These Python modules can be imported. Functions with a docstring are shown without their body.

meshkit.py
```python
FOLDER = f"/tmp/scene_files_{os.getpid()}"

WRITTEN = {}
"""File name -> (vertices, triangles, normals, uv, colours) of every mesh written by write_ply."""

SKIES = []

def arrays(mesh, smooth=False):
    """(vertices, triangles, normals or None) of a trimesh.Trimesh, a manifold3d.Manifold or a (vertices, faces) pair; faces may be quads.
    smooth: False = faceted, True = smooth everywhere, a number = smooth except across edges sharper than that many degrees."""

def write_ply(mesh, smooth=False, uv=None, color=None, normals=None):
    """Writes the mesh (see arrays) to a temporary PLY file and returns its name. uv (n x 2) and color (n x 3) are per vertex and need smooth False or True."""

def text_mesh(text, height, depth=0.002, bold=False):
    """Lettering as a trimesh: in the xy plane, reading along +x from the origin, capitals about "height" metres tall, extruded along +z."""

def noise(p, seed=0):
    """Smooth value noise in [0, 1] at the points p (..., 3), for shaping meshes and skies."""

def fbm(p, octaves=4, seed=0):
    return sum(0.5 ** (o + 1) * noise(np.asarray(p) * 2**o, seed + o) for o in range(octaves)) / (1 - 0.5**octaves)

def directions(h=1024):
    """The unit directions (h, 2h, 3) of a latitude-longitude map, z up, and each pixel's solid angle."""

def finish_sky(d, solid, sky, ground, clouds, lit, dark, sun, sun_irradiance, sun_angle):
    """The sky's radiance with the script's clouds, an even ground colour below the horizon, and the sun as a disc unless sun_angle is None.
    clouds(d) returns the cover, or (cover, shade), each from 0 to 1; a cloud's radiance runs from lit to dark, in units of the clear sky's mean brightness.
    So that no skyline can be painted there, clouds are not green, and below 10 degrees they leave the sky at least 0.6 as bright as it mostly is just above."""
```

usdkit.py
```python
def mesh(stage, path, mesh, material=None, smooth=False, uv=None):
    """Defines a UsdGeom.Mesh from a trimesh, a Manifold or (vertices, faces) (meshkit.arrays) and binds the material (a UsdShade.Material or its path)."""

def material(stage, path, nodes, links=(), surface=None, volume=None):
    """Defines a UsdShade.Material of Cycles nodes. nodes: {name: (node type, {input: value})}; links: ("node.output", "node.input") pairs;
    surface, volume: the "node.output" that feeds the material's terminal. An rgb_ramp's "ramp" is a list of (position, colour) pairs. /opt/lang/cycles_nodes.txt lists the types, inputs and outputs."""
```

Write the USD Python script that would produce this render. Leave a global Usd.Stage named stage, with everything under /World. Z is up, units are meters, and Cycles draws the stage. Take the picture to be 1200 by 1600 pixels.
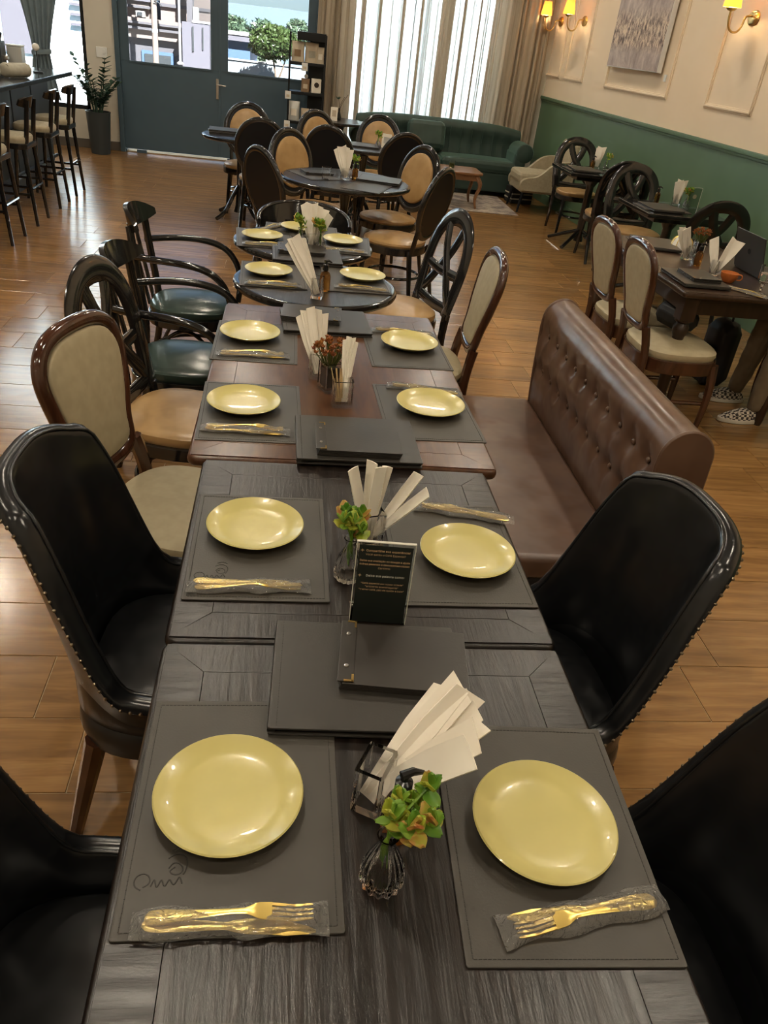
import math, random
import numpy as np, trimesh, shapely.geometry as sg
from shapely import affinity
import manifold3d as m3
import usdkit, meshkit
from pxr import Usd, UsdGeom, UsdLux, UsdShade, Sdf, Gf, Vt

# ------------------------------------------------------------------ camera, sky, sun, exposure
stage = Usd.Stage.CreateInMemory()
UsdGeom.SetStageUpAxis(stage, 'Z'); UsdGeom.SetStageMetersPerUnit(stage, 1.0)
UsdGeom.Xform.Define(stage, '/World'); UsdGeom.Scope.Define(stage, '/World/Looks')
F_PX, PITCH, YAW, ROLL, CAM = 1217.05, 0.54729, 0.15953, 0.12569, (-0.15862, -1.11492, 1.74141)
EXPOSURE = 0.0
LAMP = 300.0          # ceiling lamp radiance
cp, sp, cy, sy = math.cos(PITCH), math.sin(PITCH), math.cos(YAW), math.sin(YAW)
fw = np.array([sy * cp, cy * cp, -sp]); r0 = np.array([cy, -sy, 0.0]); u0 = np.cross(r0, fw)
rt = math.cos(ROLL) * r0 + math.sin(ROLL) * u0; up = -math.sin(ROLL) * r0 + math.cos(ROLL) * u0
cam = UsdGeom.Camera.Define(stage, '/World/camera')
cam.CreateHorizontalApertureAttr(36.0); cam.CreateVerticalApertureAttr(48.0); cam.CreateFocalLengthAttr(36.0 * F_PX / 1200)
cam.CreateExposureAttr(EXPOSURE); cam.CreateClippingRangeAttr((0.05, 5000.0))
cam.AddTransformOp().Set(Gf.Matrix4d(*rt, 0, *up, 0, *(-fw), 0, *CAM, 1))

T = Sdf.ValueTypeNames
usdkit.material(stage, '/World/Looks/sky', {
    'sky': ('sky_texture', {'sky_type': 'hosek_wilkie', 'sun_direction': (0.3, -0.7, 0.62), 'turbidity': 2.6, 'ground_albedo': 0.35}),
    'tc': ('texture_coordinate', {}), 'map': ('mapping', {'scale': (1.0, 1.0, 3.0)}),
    'n': ('noise_texture', {'scale': 2.2, 'detail': 6.0, 'roughness': 0.58}),
    'r': ('rgb_ramp', {'ramp': [(0.5, (0, 0, 0)), (0.8, (0.7, 0.7, 0.7))]}),
    'mix': ('mix_color', {'b': (0.28, 0.36, 0.46)}), 'bg': ('background_shader', {'strength': 3.6})},
    [('tc.generated', 'map.vector'), ('map.vector', 'n.vector'), ('n.fac', 'r.fac'), ('r.color', 'mix.fac'), ('sky.color', 'mix.a'), ('mix.result', 'bg.color')], surface='bg.background')
dome = UsdLux.DomeLight.Define(stage, '/World/sky_dome'); dome.CreateIntensityAttr(1.0)
UsdShade.MaterialBindingAPI.Apply(dome.GetPrim()).Bind(UsdShade.Material.Get(stage, '/World/Looks/sky'))
sun = UsdLux.DistantLight.Define(stage, '/World/sun'); sun.CreateIntensityAttr(9.0); sun.CreateAngleAttr(0.6); sun.CreateNormalizeAttr(True); sun.CreateColorAttr(Gf.Vec3f(1.0, 0.95, 0.87))
sz = np.array([0.3, -0.7, 0.62]); sz = sz / np.linalg.norm(sz); sx = np.cross([0, 0, 1.0], sz); sx /= np.linalg.norm(sx); s_y = np.cross(sz, sx)
sun.AddTransformOp().Set(Gf.Matrix4d(*sx, 0, *s_y, 0, *sz, 0, 0, 0, 0, 1))

# ------------------------------------------------------------------ materials
LK = {}
def mat(name, nodes, links, surface):
    LK[name] = usdkit.material(stage, '/World/Looks/' + name, nodes, links, surface); return name
def simple(name, col, rough=0.5, col2=None, scale=8.0, detail=3.0, stretch=(1, 1, 1), ramp=(0.35, 0.65), bump=None, rvar=None, **kw):
    p = {'base_color': col, 'roughness': rough}; p.update(kw)
    nodes = {'p': ('principled_bsdf', p)}; links = []
    if col2 is not None or bump or rvar:
        nodes['tc'] = ('texture_coordinate', {}); nodes['map'] = ('mapping', {'scale': stretch}); links.append(('tc.object', 'map.vector'))
    if col2 is not None:
        nodes['n'] = ('noise_texture', {'scale': scale, 'detail': detail}); nodes['r'] = ('rgb_ramp', {'ramp': [(ramp[0], col), (ramp[1], col2)]})
        links += [('map.vector', 'n.vector'), ('n.fac', 'r.fac'), ('r.color', 'p.base_color')]
    if bump:
        nodes['bn'] = ('noise_texture', {'scale': bump[0], 'detail': 4.0}); nodes['b'] = ('bump', {'strength': bump[1], 'distance': bump[2]})
        links += [('map.vector', 'bn.vector'), ('bn.fac', 'b.height'), ('b.normal', 'p.normal')]
    if rvar:
        nodes['rn'] = ('noise_texture', {'scale': rvar[0], 'detail': 3.0}); nodes['rm'] = ('map_range', {'from_min': 0.3, 'from_max': 0.7, 'to_min': rvar[1], 'to_max': rvar[2], 'clamp': True})
        links += [('map.vector', 'rn.vector'), ('rn.fac', 'rm.value'), ('rm.result', 'p.roughness')]
    return mat(name, nodes, links, 'p.BSDF')
def wood(name, stops, stretch, rough, bump=0.12, scale=1.0, per=None, **kw):
    """grain: noise drawn out along one axis; per: 'object' or 'island' varies the tone of each piece"""
    n = {'tc': ('texture_coordinate', {}), 'map': ('mapping', {'scale': stretch}), 'n': ('noise_texture', {'scale': scale, 'detail': 6.0, 'roughness': 0.62, 'distortion': 0.6}),
         'r': ('rgb_ramp', {'ramp': stops}), 'b': ('bump', {'strength': bump, 'distance': 0.004}), 'p': ('principled_bsdf', {'roughness': rough, **kw})}
    l = [('map.vector', 'n.vector'), ('n.fac', 'r.fac'), ('n.fac', 'b.height'), ('b.normal', 'p.normal')]
    if per:
        n['g'] = ('object_info', {}) if per == 'object' else ('geometry', {})
        src = 'g.random' if per == 'object' else 'g.random_per_island'
        n['mr'] = ('map_range', {'from_min': 0.0, 'from_max': 1.0, 'to_min': 0.82, 'to_max': 1.12}); n['hsv'] = ('hsv', {})
        n['mm'] = ('math', {'math_type': 'multiply', 'value2': 37.0}); n['cx'] = ('combine_xyz', {}); n['va'] = ('vector_math', {'math_type': 'add'}); n['ge'] = ('geometry', {})
        l += [('ge.position', 'va.vector1'), (src, 'mm.value1'), ('mm.value', 'cx.x'), ('mm.value', 'cx.y'), ('cx.vector', 'va.vector2'), ('va.vector', 'map.vector'),
              (src, 'mr.value'), ('mr.result', 'hsv.value'), ('r.color', 'hsv.color'), ('hsv.color', 'p.base_color')]
    else:
        l += [('tc.object', 'map.vector'), ('r.color', 'p.base_color')]
    return mat(name, n, l, 'p.BSDF')

wood('floor_wood', [(0.25, (0.165, 0.078, 0.023)), (0.5, (0.275, 0.140, 0.045)), (0.75, (0.40, 0.215, 0.078))], (1.3, 14, 1), 0.20, 0.05, 1.6, 'object', specular_ior_level=0.9)
wood('floor_wood_far', [(0.25, (0.165, 0.078, 0.023)), (0.5, (0.275, 0.140, 0.045)), (0.75, (0.40, 0.215, 0.078))], (1.3, 14, 1), 0.20, 0.05, 1.6, 'island', specular_ior_level=0.9)
simple('grout', (0.42, 0.30, 0.17), 0.8, (0.34, 0.24, 0.13), 20)
wood('ebony_wood', [(0.3, (0.005, 0.0033, 0.0027)), (0.55, (0.012, 0.008, 0.0062)), (0.8, (0.028, 0.018, 0.013))], (60, 5, 5), 0.30, 0.30, 1.0)
wood('ebony_wood_y', [(0.3, (0.005, 0.0033, 0.0027)), (0.55, (0.012, 0.008, 0.0062)), (0.8, (0.028, 0.018, 0.013))], (5, 60, 5), 0.30, 0.30, 1.0)
wood('cherry_wood', [(0.3, (0.058, 0.024, 0.012)), (0.55, (0.092, 0.040, 0.019)), (0.8, (0.125, 0.057, 0.028))], (25, 4, 4), 0.24, 0.10, 1.0, specular_ior_level=0.35)
wood('cherry_wood_y', [(0.3, (0.058, 0.024, 0.012)), (0.55, (0.092, 0.040, 0.019)), (0.8, (0.125, 0.057, 0.028))], (4, 25, 4), 0.24, 0.10, 1.0, specular_ior_level=0.35)
wood('walnut_board', [(0.3, (0.022, 0.011, 0.006)), (0.6, (0.040, 0.020, 0.011)), (0.8, (0.06, 0.030, 0.016))], (20, 4, 4), 0.26, 0.08, 1.0)
wood('walnut_frame', [(0.3, (0.035, 0.013, 0.007)), (0.6, (0.065, 0.024, 0.012)), (0.8, (0.09, 0.036, 0.018))], (10, 10, 2), 0.14, 0.02, 1.5, coat_weight=0.5)
wood('honey_wood', [(0.3, (0.16, 0.075, 0.032)), (0.6, (0.26, 0.13, 0.06)), (0.8, (0.33, 0.18, 0.09))], (3, 20, 6), 0.3, 0.03, 1.2)
simple('black_lacquer', (0.010, 0.0095, 0.0095), 0.13, specular_ior_level=0.6, coat_weight=0.4, coat_roughness=0.06)
simple('black_satin', (0.008, 0.010, 0.0135), 0.36, specular_ior_level=0.25)
simple('black_leather', (0.009, 0.0095, 0.0105), 0.26, bump=(180, 0.12, 0.001), rvar=(5, 0.18, 0.34))
simple('brown_leather', (0.088, 0.046, 0.030), 0.31, (0.128, 0.072, 0.047), 7, bump=(160, 0.10, 0.001), rvar=(6, 0.24, 0.40))
simple('tan_leather', (0.36, 0.215, 0.085), 0.33, (0.45, 0.285, 0.125), 9, bump=(150, 0.08, 0.001))
simple('green_leather', (0.022, 0.040, 0.034), 0.24, (0.030, 0.052, 0.044), 9, bump=(150, 0.08, 0.001))
simple('beige_fabric', (0.37, 0.31, 0.195), 0.62, (0.41, 0.345, 0.22), 30, bump=(420, 0.10, 0.0006))
simple('cream_fabric', (0.33, 0.28, 0.19), 0.75, (0.38, 0.325, 0.225), 40, bump=(350, 0.2, 0.001))
simple('green_velvet', (0.012, 0.030, 0.023), 0.6, (0.021, 0.046, 0.036), 6, sheen_weight=0.35, sheen_tint=(0.4, 0.7, 0.6))
simple('wall_paint', (0.80, 0.66, 0.49), 0.7, (0.82, 0.68, 0.51), 3, bump=(60, 0.03, 0.002))
simple('far_wall_paint', (0.60, 0.56, 0.48), 0.7, (0.58, 0.54, 0.46), 3)
simple('green_paint', (0.090, 0.158, 0.092), 0.42, (0.098, 0.170, 0.10), 4, bump=(70, 0.04, 0.002))
simple('ceiling_paint', (0.42, 0.39, 0.35), 0.9)
simple('baseboard_paint', (0.10, 0.085, 0.07), 0.4)
simple('door_paint_veiled', (0.055, 0.092, 0.122), 0.34, (0.060, 0.10, 0.132), 3)  # blue lift stands for veiling glare; the door itself is dark graphite
simple('black_metal', (0.016, 0.018, 0.02), 0.35, metallic=0.5)
simple('brass', (0.80, 0.54, 0.20), 0.25, metallic=1.0)
simple('gold_metal', (1.0, 0.74, 0.22), 0.30, metallic=1.0)
simple('steel', (0.62, 0.60, 0.56), 0.25, metallic=1.0)
simple('nail_brass', (0.24, 0.19, 0.13), 0.3, metallic=1.0)
simple('plate_glaze', (0.53, 0.462, 0.17), 0.27, (0.565, 0.492, 0.185), 12, coat_weight=0.15)
simple('placemat_leather', (0.046, 0.0405, 0.033), 0.46, (0.052, 0.046, 0.0375), 12, bump=(260, 0.22, 0.0008))
simple('menu_leather', (0.030, 0.0265, 0.022), 0.42, (0.036, 0.032, 0.027), 12, bump=(240, 0.22, 0.0008))
simple('menu_book_leather', (0.023, 0.0195, 0.0165), 0.38, (0.029, 0.025, 0.021), 5, bump=(200, 0.2, 0.001))
simple('thread', (0.030, 0.027, 0.023), 0.7)
simple('paper', (0.84, 0.775, 0.66), 0.75, (0.88, 0.82, 0.71), 15)
simple('white_plastic', (0.72, 0.72, 0.70), 0.35)
simple('white_ceramic', (0.75, 0.72, 0.66), 0.2)
simple('orange_glaze', (0.55, 0.155, 0.035), 0.22)
simple('black_plastic', (0.010, 0.010, 0.010), 0.25)
simple('laptop_shell', (0.060, 0.055, 0.050), 0.38, metallic=0.4)
simple('khaki_cloth', (0.155, 0.115, 0.068), 0.85, (0.18, 0.135, 0.082), 25)
simple('navy_cloth', (0.010, 0.011, 0.014), 0.8)
simple('dark_bag', (0.008, 0.008, 0.009), 0.6, (0.014, 0.014, 0.015), 30)
simple('skin', (0.50, 0.28, 0.19), 0.5, subsurface_weight=0.1, subsurface_scale=0.01)
simple('hair', (0.03, 0.018, 0.012), 0.5)
simple('rubber', (0.58, 0.53, 0.44), 0.6)
simple('pot_paint', (0.030, 0.040, 0.045), 0.4)
simple('soil', (0.03, 0.02, 0.012), 0.9)
simple('toothpick_wood', (0.55, 0.38, 0.18), 0.6)
simple('towel_cloth', (0.34, 0.32, 0.25), 0.9, (0.40, 0.37, 0.30), 20)
simple('kraft_bag', (0.52, 0.43, 0.31), 0.6, (0.58, 0.49, 0.36), 10)
simple('brown_bag', (0.24, 0.15, 0.08), 0.6); simple('silver_bag', (0.55, 0.55, 0.52), 0.35, metallic=0.3)
simple('red_label', (0.60, 0.07, 0.03), 0.5); simple('blue_gray_curtain', (0.13, 0.18, 0.21), 0.85, (0.16, 0.21, 0.24), 8)
def glassy(name, col=(1, 1, 1), rough=0.0, ior=1.48):
    mat(name, {'p': ('principled_bsdf', {'base_color': col, 'roughness': rough, 'ior': ior, 'transmission_weight': 1.0})}, [], 'p.BSDF')
glassy('clear_glass'); glassy('amber_glass', (0.55, 0.22, 0.04))
def pane(name, tint=(1, 1, 1), ior=1.45, rough=0.0, bump=None, gloss=(1, 1, 1)):
    n = {'f': ('fresnel', {'IOR': ior}), 't': ('transparent_bsdf', {'color': tint}), 'g': ('glossy_bsdf', {'roughness': rough, 'color': gloss}), 'm': ('mix_closure', {})}
    l = [('f.fac', 'm.fac'), ('t.BSDF', 'm.closure1'), ('g.BSDF', 'm.closure2')]
    if bump:
        n['tc'] = ('texture_coordinate', {}); n['bn'] = ('noise_texture', {'scale': bump[0], 'detail': 3.0, 'distortion': 1.5}); n['b'] = ('bump', {'strength': bump[1], 'distance': bump[2]})
        l += [('tc.object', 'bn.vector'), ('bn.fac', 'b.height'), ('b.normal', 'g.normal'), ('b.normal', 'f.normal')]
    mat(name, n, l, 'm.Closure')
pane('window_glass', (0.95, 0.98, 1.0)); pane('acrylic', (0.96, 0.98, 0.97), 1.4); 
mat('cellophane', {'f': ('fresnel', {'IOR': 1.65}), 't': ('transparent_bsdf', {}), 'g': ('glossy_bsdf', {'roughness': 0.10}), 'd': ('diffuse_bsdf', {'color': (0.8, 0.78, 0.74)}), 'm0': ('mix_closure', {'fac': 0.13}), 'm': ('mix_closure', {}), 'tc': ('texture_coordinate', {}),
    'bn': ('noise_texture', {'scale': 70.0, 'detail': 3.0, 'distortion': 1.5}), 'b': ('bump', {'strength': 1.0, 'distance': 0.012})},
    [('t.BSDF', 'm0.closure1'), ('d.BSDF', 'm0.closure2'), ('f.fac', 'm.fac'), ('m0.Closure', 'm.closure1'), ('g.BSDF', 'm.closure2'), ('tc.object', 'bn.vector'), ('bn.fac', 'b.height'), ('b.normal', 'g.normal'), ('b.normal', 'f.normal')], 'm.Closure')
def leaf(name, a, b, trans=0.25, scale=25):
    mat(name, {'tc': ('texture_coordinate', {}), 'n': ('noise_texture', {'scale': scale, 'detail': 2.0}), 'r': ('rgb_ramp', {'ramp': [(0.35, a), (0.68, b)]}), 'p': ('principled_bsdf', {'roughness': 0.38}),
               't': ('translucent_bsdf', {}), 'm': ('mix_closure', {'fac': trans})},
        [('tc.object', 'n.vector'), ('n.fac', 'r.fac'), ('r.color', 'p.base_color'), ('r.color', 't.color'), ('p.BSDF', 'm.closure1'), ('t.BSDF', 'm.closure2')], 'm.Closure')
leaf('succulent_leaf', (0.10, 0.27, 0.025), (0.27, 0.42, 0.04)); leaf('succulent_lime', (0.30, 0.42, 0.03), (0.52, 0.48, 0.06)); leaf('succulent_blush', (0.60, 0.22, 0.07), (0.44, 0.44, 0.06), 0.25, 60)
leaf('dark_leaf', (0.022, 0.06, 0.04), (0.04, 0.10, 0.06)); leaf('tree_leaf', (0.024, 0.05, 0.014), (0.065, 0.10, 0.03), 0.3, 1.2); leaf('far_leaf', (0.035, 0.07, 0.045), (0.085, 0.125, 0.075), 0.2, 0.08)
leaf('rust_petal', (0.28, 0.07, 0.02), (0.42, 0.17, 0.03), 0.2, 60); leaf('moss_leaf', (0.09, 0.10, 0.02), (0.16, 0.18, 0.03), 0.2, 60)
def drape(name, a, b, trans, clear=0.0, weave=500):
    n = {'tc': ('texture_coordinate', {}), 'mp': ('mapping', {'scale': (18, 18, 0.25)}), 'n': ('noise_texture', {'scale': 1.0, 'detail': 3.0}), 'r': ('rgb_ramp', {'ramp': [(0.36, a), (0.52, b)]}),
         'd': ('diffuse_bsdf', {}), 't': ('translucent_bsdf', {}), 'm': ('mix_closure', {'fac': trans}), 'c': ('transparent_bsdf', {}), 'm2': ('mix_closure', {'fac': clear})}
    l = [('tc.object', 'mp.vector'), ('mp.vector', 'n.vector'), ('n.fac', 'r.fac'), ('r.color', 'd.color'), ('r.color', 't.color'), ('d.BSDF', 'm.closure1'), ('t.BSDF', 'm.closure2'), ('m.Closure', 'm2.closure1'), ('c.BSDF', 'm2.closure2')]
    mat(name, n, l, 'm2.Closure' if clear else 'm.Closure')
drape('sheer_cloth', (0.66, 0.62, 0.56), (0.98, 0.98, 0.97), 0.82, 0.14); drape('linen_cloth', (0.40, 0.33, 0.25), (0.50, 0.42, 0.32), 0.25)
def emit(name, col, s):
    mat(name, {'e': ('emission', {'color': col, 'strength': s})}, [], 'e.emission')
emit('lamp_glow', (1.0, 0.88, 0.69), LAMP)
emit('bulb_glow', (1.0, 0.70, 0.34), 330.0)
mat('shade_cloth', {'d': ('diffuse_bsdf', {'color': (0.85, 0.62, 0.28)}), 't': ('translucent_bsdf', {'color': (0.95, 0.62, 0.2)}), 'm': ('mix_closure', {'fac': 0.75}), 'e': ('emission', {'color': (1.0, 0.52, 0.10), 'strength': 0.55}), 'a': ('add_closure', {})},
    [('d.BSDF', 'm.closure1'), ('t.BSDF', 'm.closure2'), ('m.Closure', 'a.closure1'), ('e.emission', 'a.closure2')], 'a.Closure')
mat('checker_canvas', {'tc': ('texture_coordinate', {}), 'c': ('checker_texture', {'scale': 62.0, 'color1': (0.60, 0.52, 0.42), 'color2': (0.04, 0.03, 0.025)}), 'p': ('principled_bsdf', {'roughness': 0.8})},
    [('tc.object', 'c.vector'), ('c.color', 'p.base_color')], 'p.BSDF')
mat('rug_pile', {'tc': ('texture_coordinate', {}), 'n': ('noise_texture', {'scale': 5.0, 'detail': 5.0, 'roughness': 0.7}), 'r': ('rgb_ramp', {'ramp': [(0.38, (0.15, 0.12, 0.115)), (0.52, (0.34, 0.28, 0.235)), (0.66, (0.50, 0.42, 0.33))]}),
    'bn': ('noise_texture', {'scale': 240.0}), 'b': ('bump', {'strength': 0.5, 'distance': 0.004}), 'p': ('principled_bsdf', {'roughness': 0.95})},
    [('tc.object', 'n.vector'), ('n.fac', 'r.fac'), ('r.color', 'p.base_color'), ('tc.object', 'bn.vector'), ('bn.fac', 'b.height'), ('b.normal', 'p.normal')], 'p.BSDF')
mat('painted_canvas', {'tc': ('texture_coordinate', {}), 'sx': ('separate_xyz', {}), 'm1': ('mapping', {'scale': (4, 1, 2.2)}), 'n1': ('noise_texture', {'scale': 1.2, 'detail': 5.0, 'roughness': 0.7, 'distortion': 0.8}),
    'm2': ('mapping', {'scale': (24, 1, 10)}), 'n2': ('noise_texture', {'scale': 1.0, 'detail': 5.0, 'roughness': 0.75}), 'r1': ('rgb_ramp', {'ramp': [(0.3, (0.27, 0.215, 0.205)), (0.5, (0.45, 0.375, 0.35)), (0.7, (0.66, 0.58, 0.53))]}),
    'r2': ('rgb_ramp', {'ramp': [(0.40, (0.10, 0.075, 0.07)), (0.48, (0.36, 0.27, 0.23)), (0.58, (0.75, 0.62, 0.48))]}), 'rm': ('rgb_ramp', {'ramp': [(0.12, (0, 0, 0)), (0.2, (1, 1, 1)), (0.36, (1, 1, 1)), (0.50, (0, 0, 0))]}),
    'mrz': ('map_range', {'from_min': 1.71, 'from_max': 2.83}), 'mx': ('mix_color', {}), 'p': ('principled_bsdf', {'roughness': 0.6})},
    [('tc.object', 'sx.vector'), ('tc.object', 'm1.vector'), ('m1.vector', 'n1.vector'), ('tc.object', 'm2.vector'), ('m2.vector', 'n2.vector'), ('n1.fac', 'r1.fac'), ('n2.fac', 'r2.fac'), ('sx.z', 'mrz.value'), ('mrz.result', 'rm.fac'), ('rm.color', 'mx.fac'),
     ('r1.color', 'mx.a'), ('r2.color', 'mx.b'), ('mx.result', 'p.base_color')], 'p.BSDF')
for nm, c, r in (('facade_pink', (0.155, 0.124, 0.115), .9), ('facade_gray', (0.070, 0.068, 0.080), .9), ('facade_lilac', (0.085, 0.083, 0.105), .9), ('facade_white', (0.22, 0.22, 0.22), .9), ('facade_ice', (0.72, 0.86, 0.93), .9), ('facade_blue', (0.045, 0.085, 0.16), .9), ('pale_wall', (0.16, 0.185, 0.21), .9),  # pale blue of the white facade carries the cyan tint of window glare
                 ('pole_wood', (0.17, 0.135, 0.12), .9), ('pole_white', (0.20, 0.20, 0.21), .7), ('roof_tile', (0.36, 0.11, 0.07), .9), ('street_bounce', (0.45, 0.45, 0.44), .9), ('hill_grass', (0.13, 0.19, 0.13), 1.), ('hill_haze', (0.085, 0.125, 0.165), 1.),  # street tone is lightened so bounced sun brightens the sheer curtain
                 ('dark_void', (0.03, 0.035, 0.04), .4), ('bark', (0.10, 0.075, 0.055), .9), ('bar_top', (0.03, 0.034, 0.036), .16), ('bar_front', (0.03, 0.035, 0.036), .5), ('sign_panel', (0.018, 0.022, 0.018), .3), ('sign_gold', (0.50, 0.33, 0.18), .5), ('sign_white', (0.6, 0.58, 0.5), .5)):
    simple(nm, c, r)

# ------------------------------------------------------------------ mesh helpers
def tm(v, f): return trimesh.Trimesh(np.asarray(v, float), np.asarray(f), process=False)
def quads(f):
    f = np.asarray(f); return np.vstack([f[:, [0, 1, 2]], f[:, [0, 2, 3]]])
def cat(*ms):
    ms = [m for x in ms for m in (x if isinstance(x, (list, tuple)) else [x])]; return trimesh.util.concatenate(ms)
def mv(m, t=(0, 0, 0), rz=0, rx=0, ry=0, s=None):
    m = m.copy()
    if s is not None: m.apply_scale(s)
    for a, ax in ((rx, (1, 0, 0)), (ry, (0, 1, 0)), (rz, (0, 0, 1))):
        if a: m.apply_transform(trimesh.transformations.rotation_matrix(math.radians(a), ax))
    m.apply_translation(t); return m
def box(c, s, bev=0.0):
    x, y, z = np.asarray(s, float) / 2
    if not bev: m = trimesh.creation.box((2 * x, 2 * y, 2 * z))
    else:
        b = min(bev, 0.49 * min(2 * x, 2 * y, 2 * z)); k = b * 0.3; P = []
        for a in (-1, 1):
            for e in (-1, 1):
                for g in (-1, 1):
                    P += [(a * x, e * (y - b), g * (z - b)), (a * (x - b), e * y, g * (z - b)), (a * (x - b), e * (y - b), g * z), (a * (x - k), e * (y - k), g * (z - b)), (a * (x - k), e * (y - b), g * (z - k)), (a * (x - b), e * (y - k), g * (z - k))]
        m = trimesh.convex.convex_hull(np.array(P))
    m.apply_translation(c); return m
def tube(path, r, n=10, cap=True, r2=None, upv=None, closed=False):
    """swept ellipse: r across, r2 along the frame's second axis; r may vary along the path"""
    P = np.asarray(path, float); N = len(P); r = np.broadcast_to(r, N); r2 = r if r2 is None else np.broadcast_to(r2, N)
    if closed: t = np.roll(P, -1, 0) - np.roll(P, 1, 0)
    else: t = np.gradient(P, axis=0)
    t = t / np.maximum(np.linalg.norm(t, axis=1, keepdims=True), 1e-9)
    u = np.array(upv if upv is not None else ((0, 0, 1) if abs(t[0][2]) < 0.9 else (1, 0, 0)), float); V = []; a = np.linspace(0, 2 * np.pi, n, endpoint=False)
    for i in range(N):
        u = (np.array(upv, float) if upv is not None else u); u = u - t[i] * (u @ t[i]); u /= max(np.linalg.norm(u), 1e-9); w = np.cross(t[i], u)
        V.append(P[i] + np.outer(np.cos(a), w) * r[i] + np.outer(np.sin(a), u) * r2[i])
    V = np.vstack(V); F = []
    for i in range(N if closed else N - 1):
        j = (i + 1) % N
        for k in range(n): F.append((i * n + k, i * n + (k + 1) % n, j * n + (k + 1) % n, j * n + k))
    F = quads(F)
    if cap and not closed:
        V = np.vstack([V, P[0], P[-1]]); c0, c1 = len(V) - 2, len(V) - 1
        F = np.vstack([F, [(c0, (k + 1) % n, k) for k in range(n)], [(c1, (N - 1) * n + k, (N - 1) * n + (k + 1) % n) for k in range(n)]])
    return tm(V, F)
def spline(pts, n=24, closed=False):
    from scipy.interpolate import CubicSpline
    P = np.asarray(pts, float)
    if closed: P = np.vstack([P, P[:1]])
    d = np.r_[0, np.cumsum(np.linalg.norm(np.diff(P, axis=0), axis=1))]
    cs = CubicSpline(d, P, bc_type='periodic' if closed else 'natural')
    return cs(np.linspace(0, d[-1], n, endpoint=not closed))
def lathe(prof, n=32, c=(0, 0, 0), squash=None):
    """profile of (r, z) from bottom axis to top axis"""
    P = np.asarray(prof, float); a = np.linspace(0, 2 * np.pi, n, endpoint=False); V = []
    for r, z in P:
        rr = r if squash is None else r * squash(a, z)
        V.append(np.stack([rr * np.cos(a), rr * np.sin(a), np.full(n, z)], 1))
    V = np.vstack(V); N = len(P)
    F = [(i * n + k, i * n + (k + 1) % n, (i + 1) * n + (k + 1) % n, (i + 1) * n + k) for i in range(N - 1) for k in range(n)]
    m = tm(V + np.asarray(c, float), quads(F)); m.merge_vertices(); m.update_faces(m.nondegenerate_faces()); return m
def prism(poly, z0, z1): 
    m = trimesh.creation.extrude_polygon(poly, z1 - z0, engine='earcut'); m.apply_translation((0, 0, z0)); return m
def rr(cx, cy, w, h, r): return sg.polygon.orient(sg.box(cx - w / 2 + r, cy - h / 2 + r, cx + w / 2 - r, cy + h / 2 - r).buffer(r, quad_segs=6))
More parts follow.
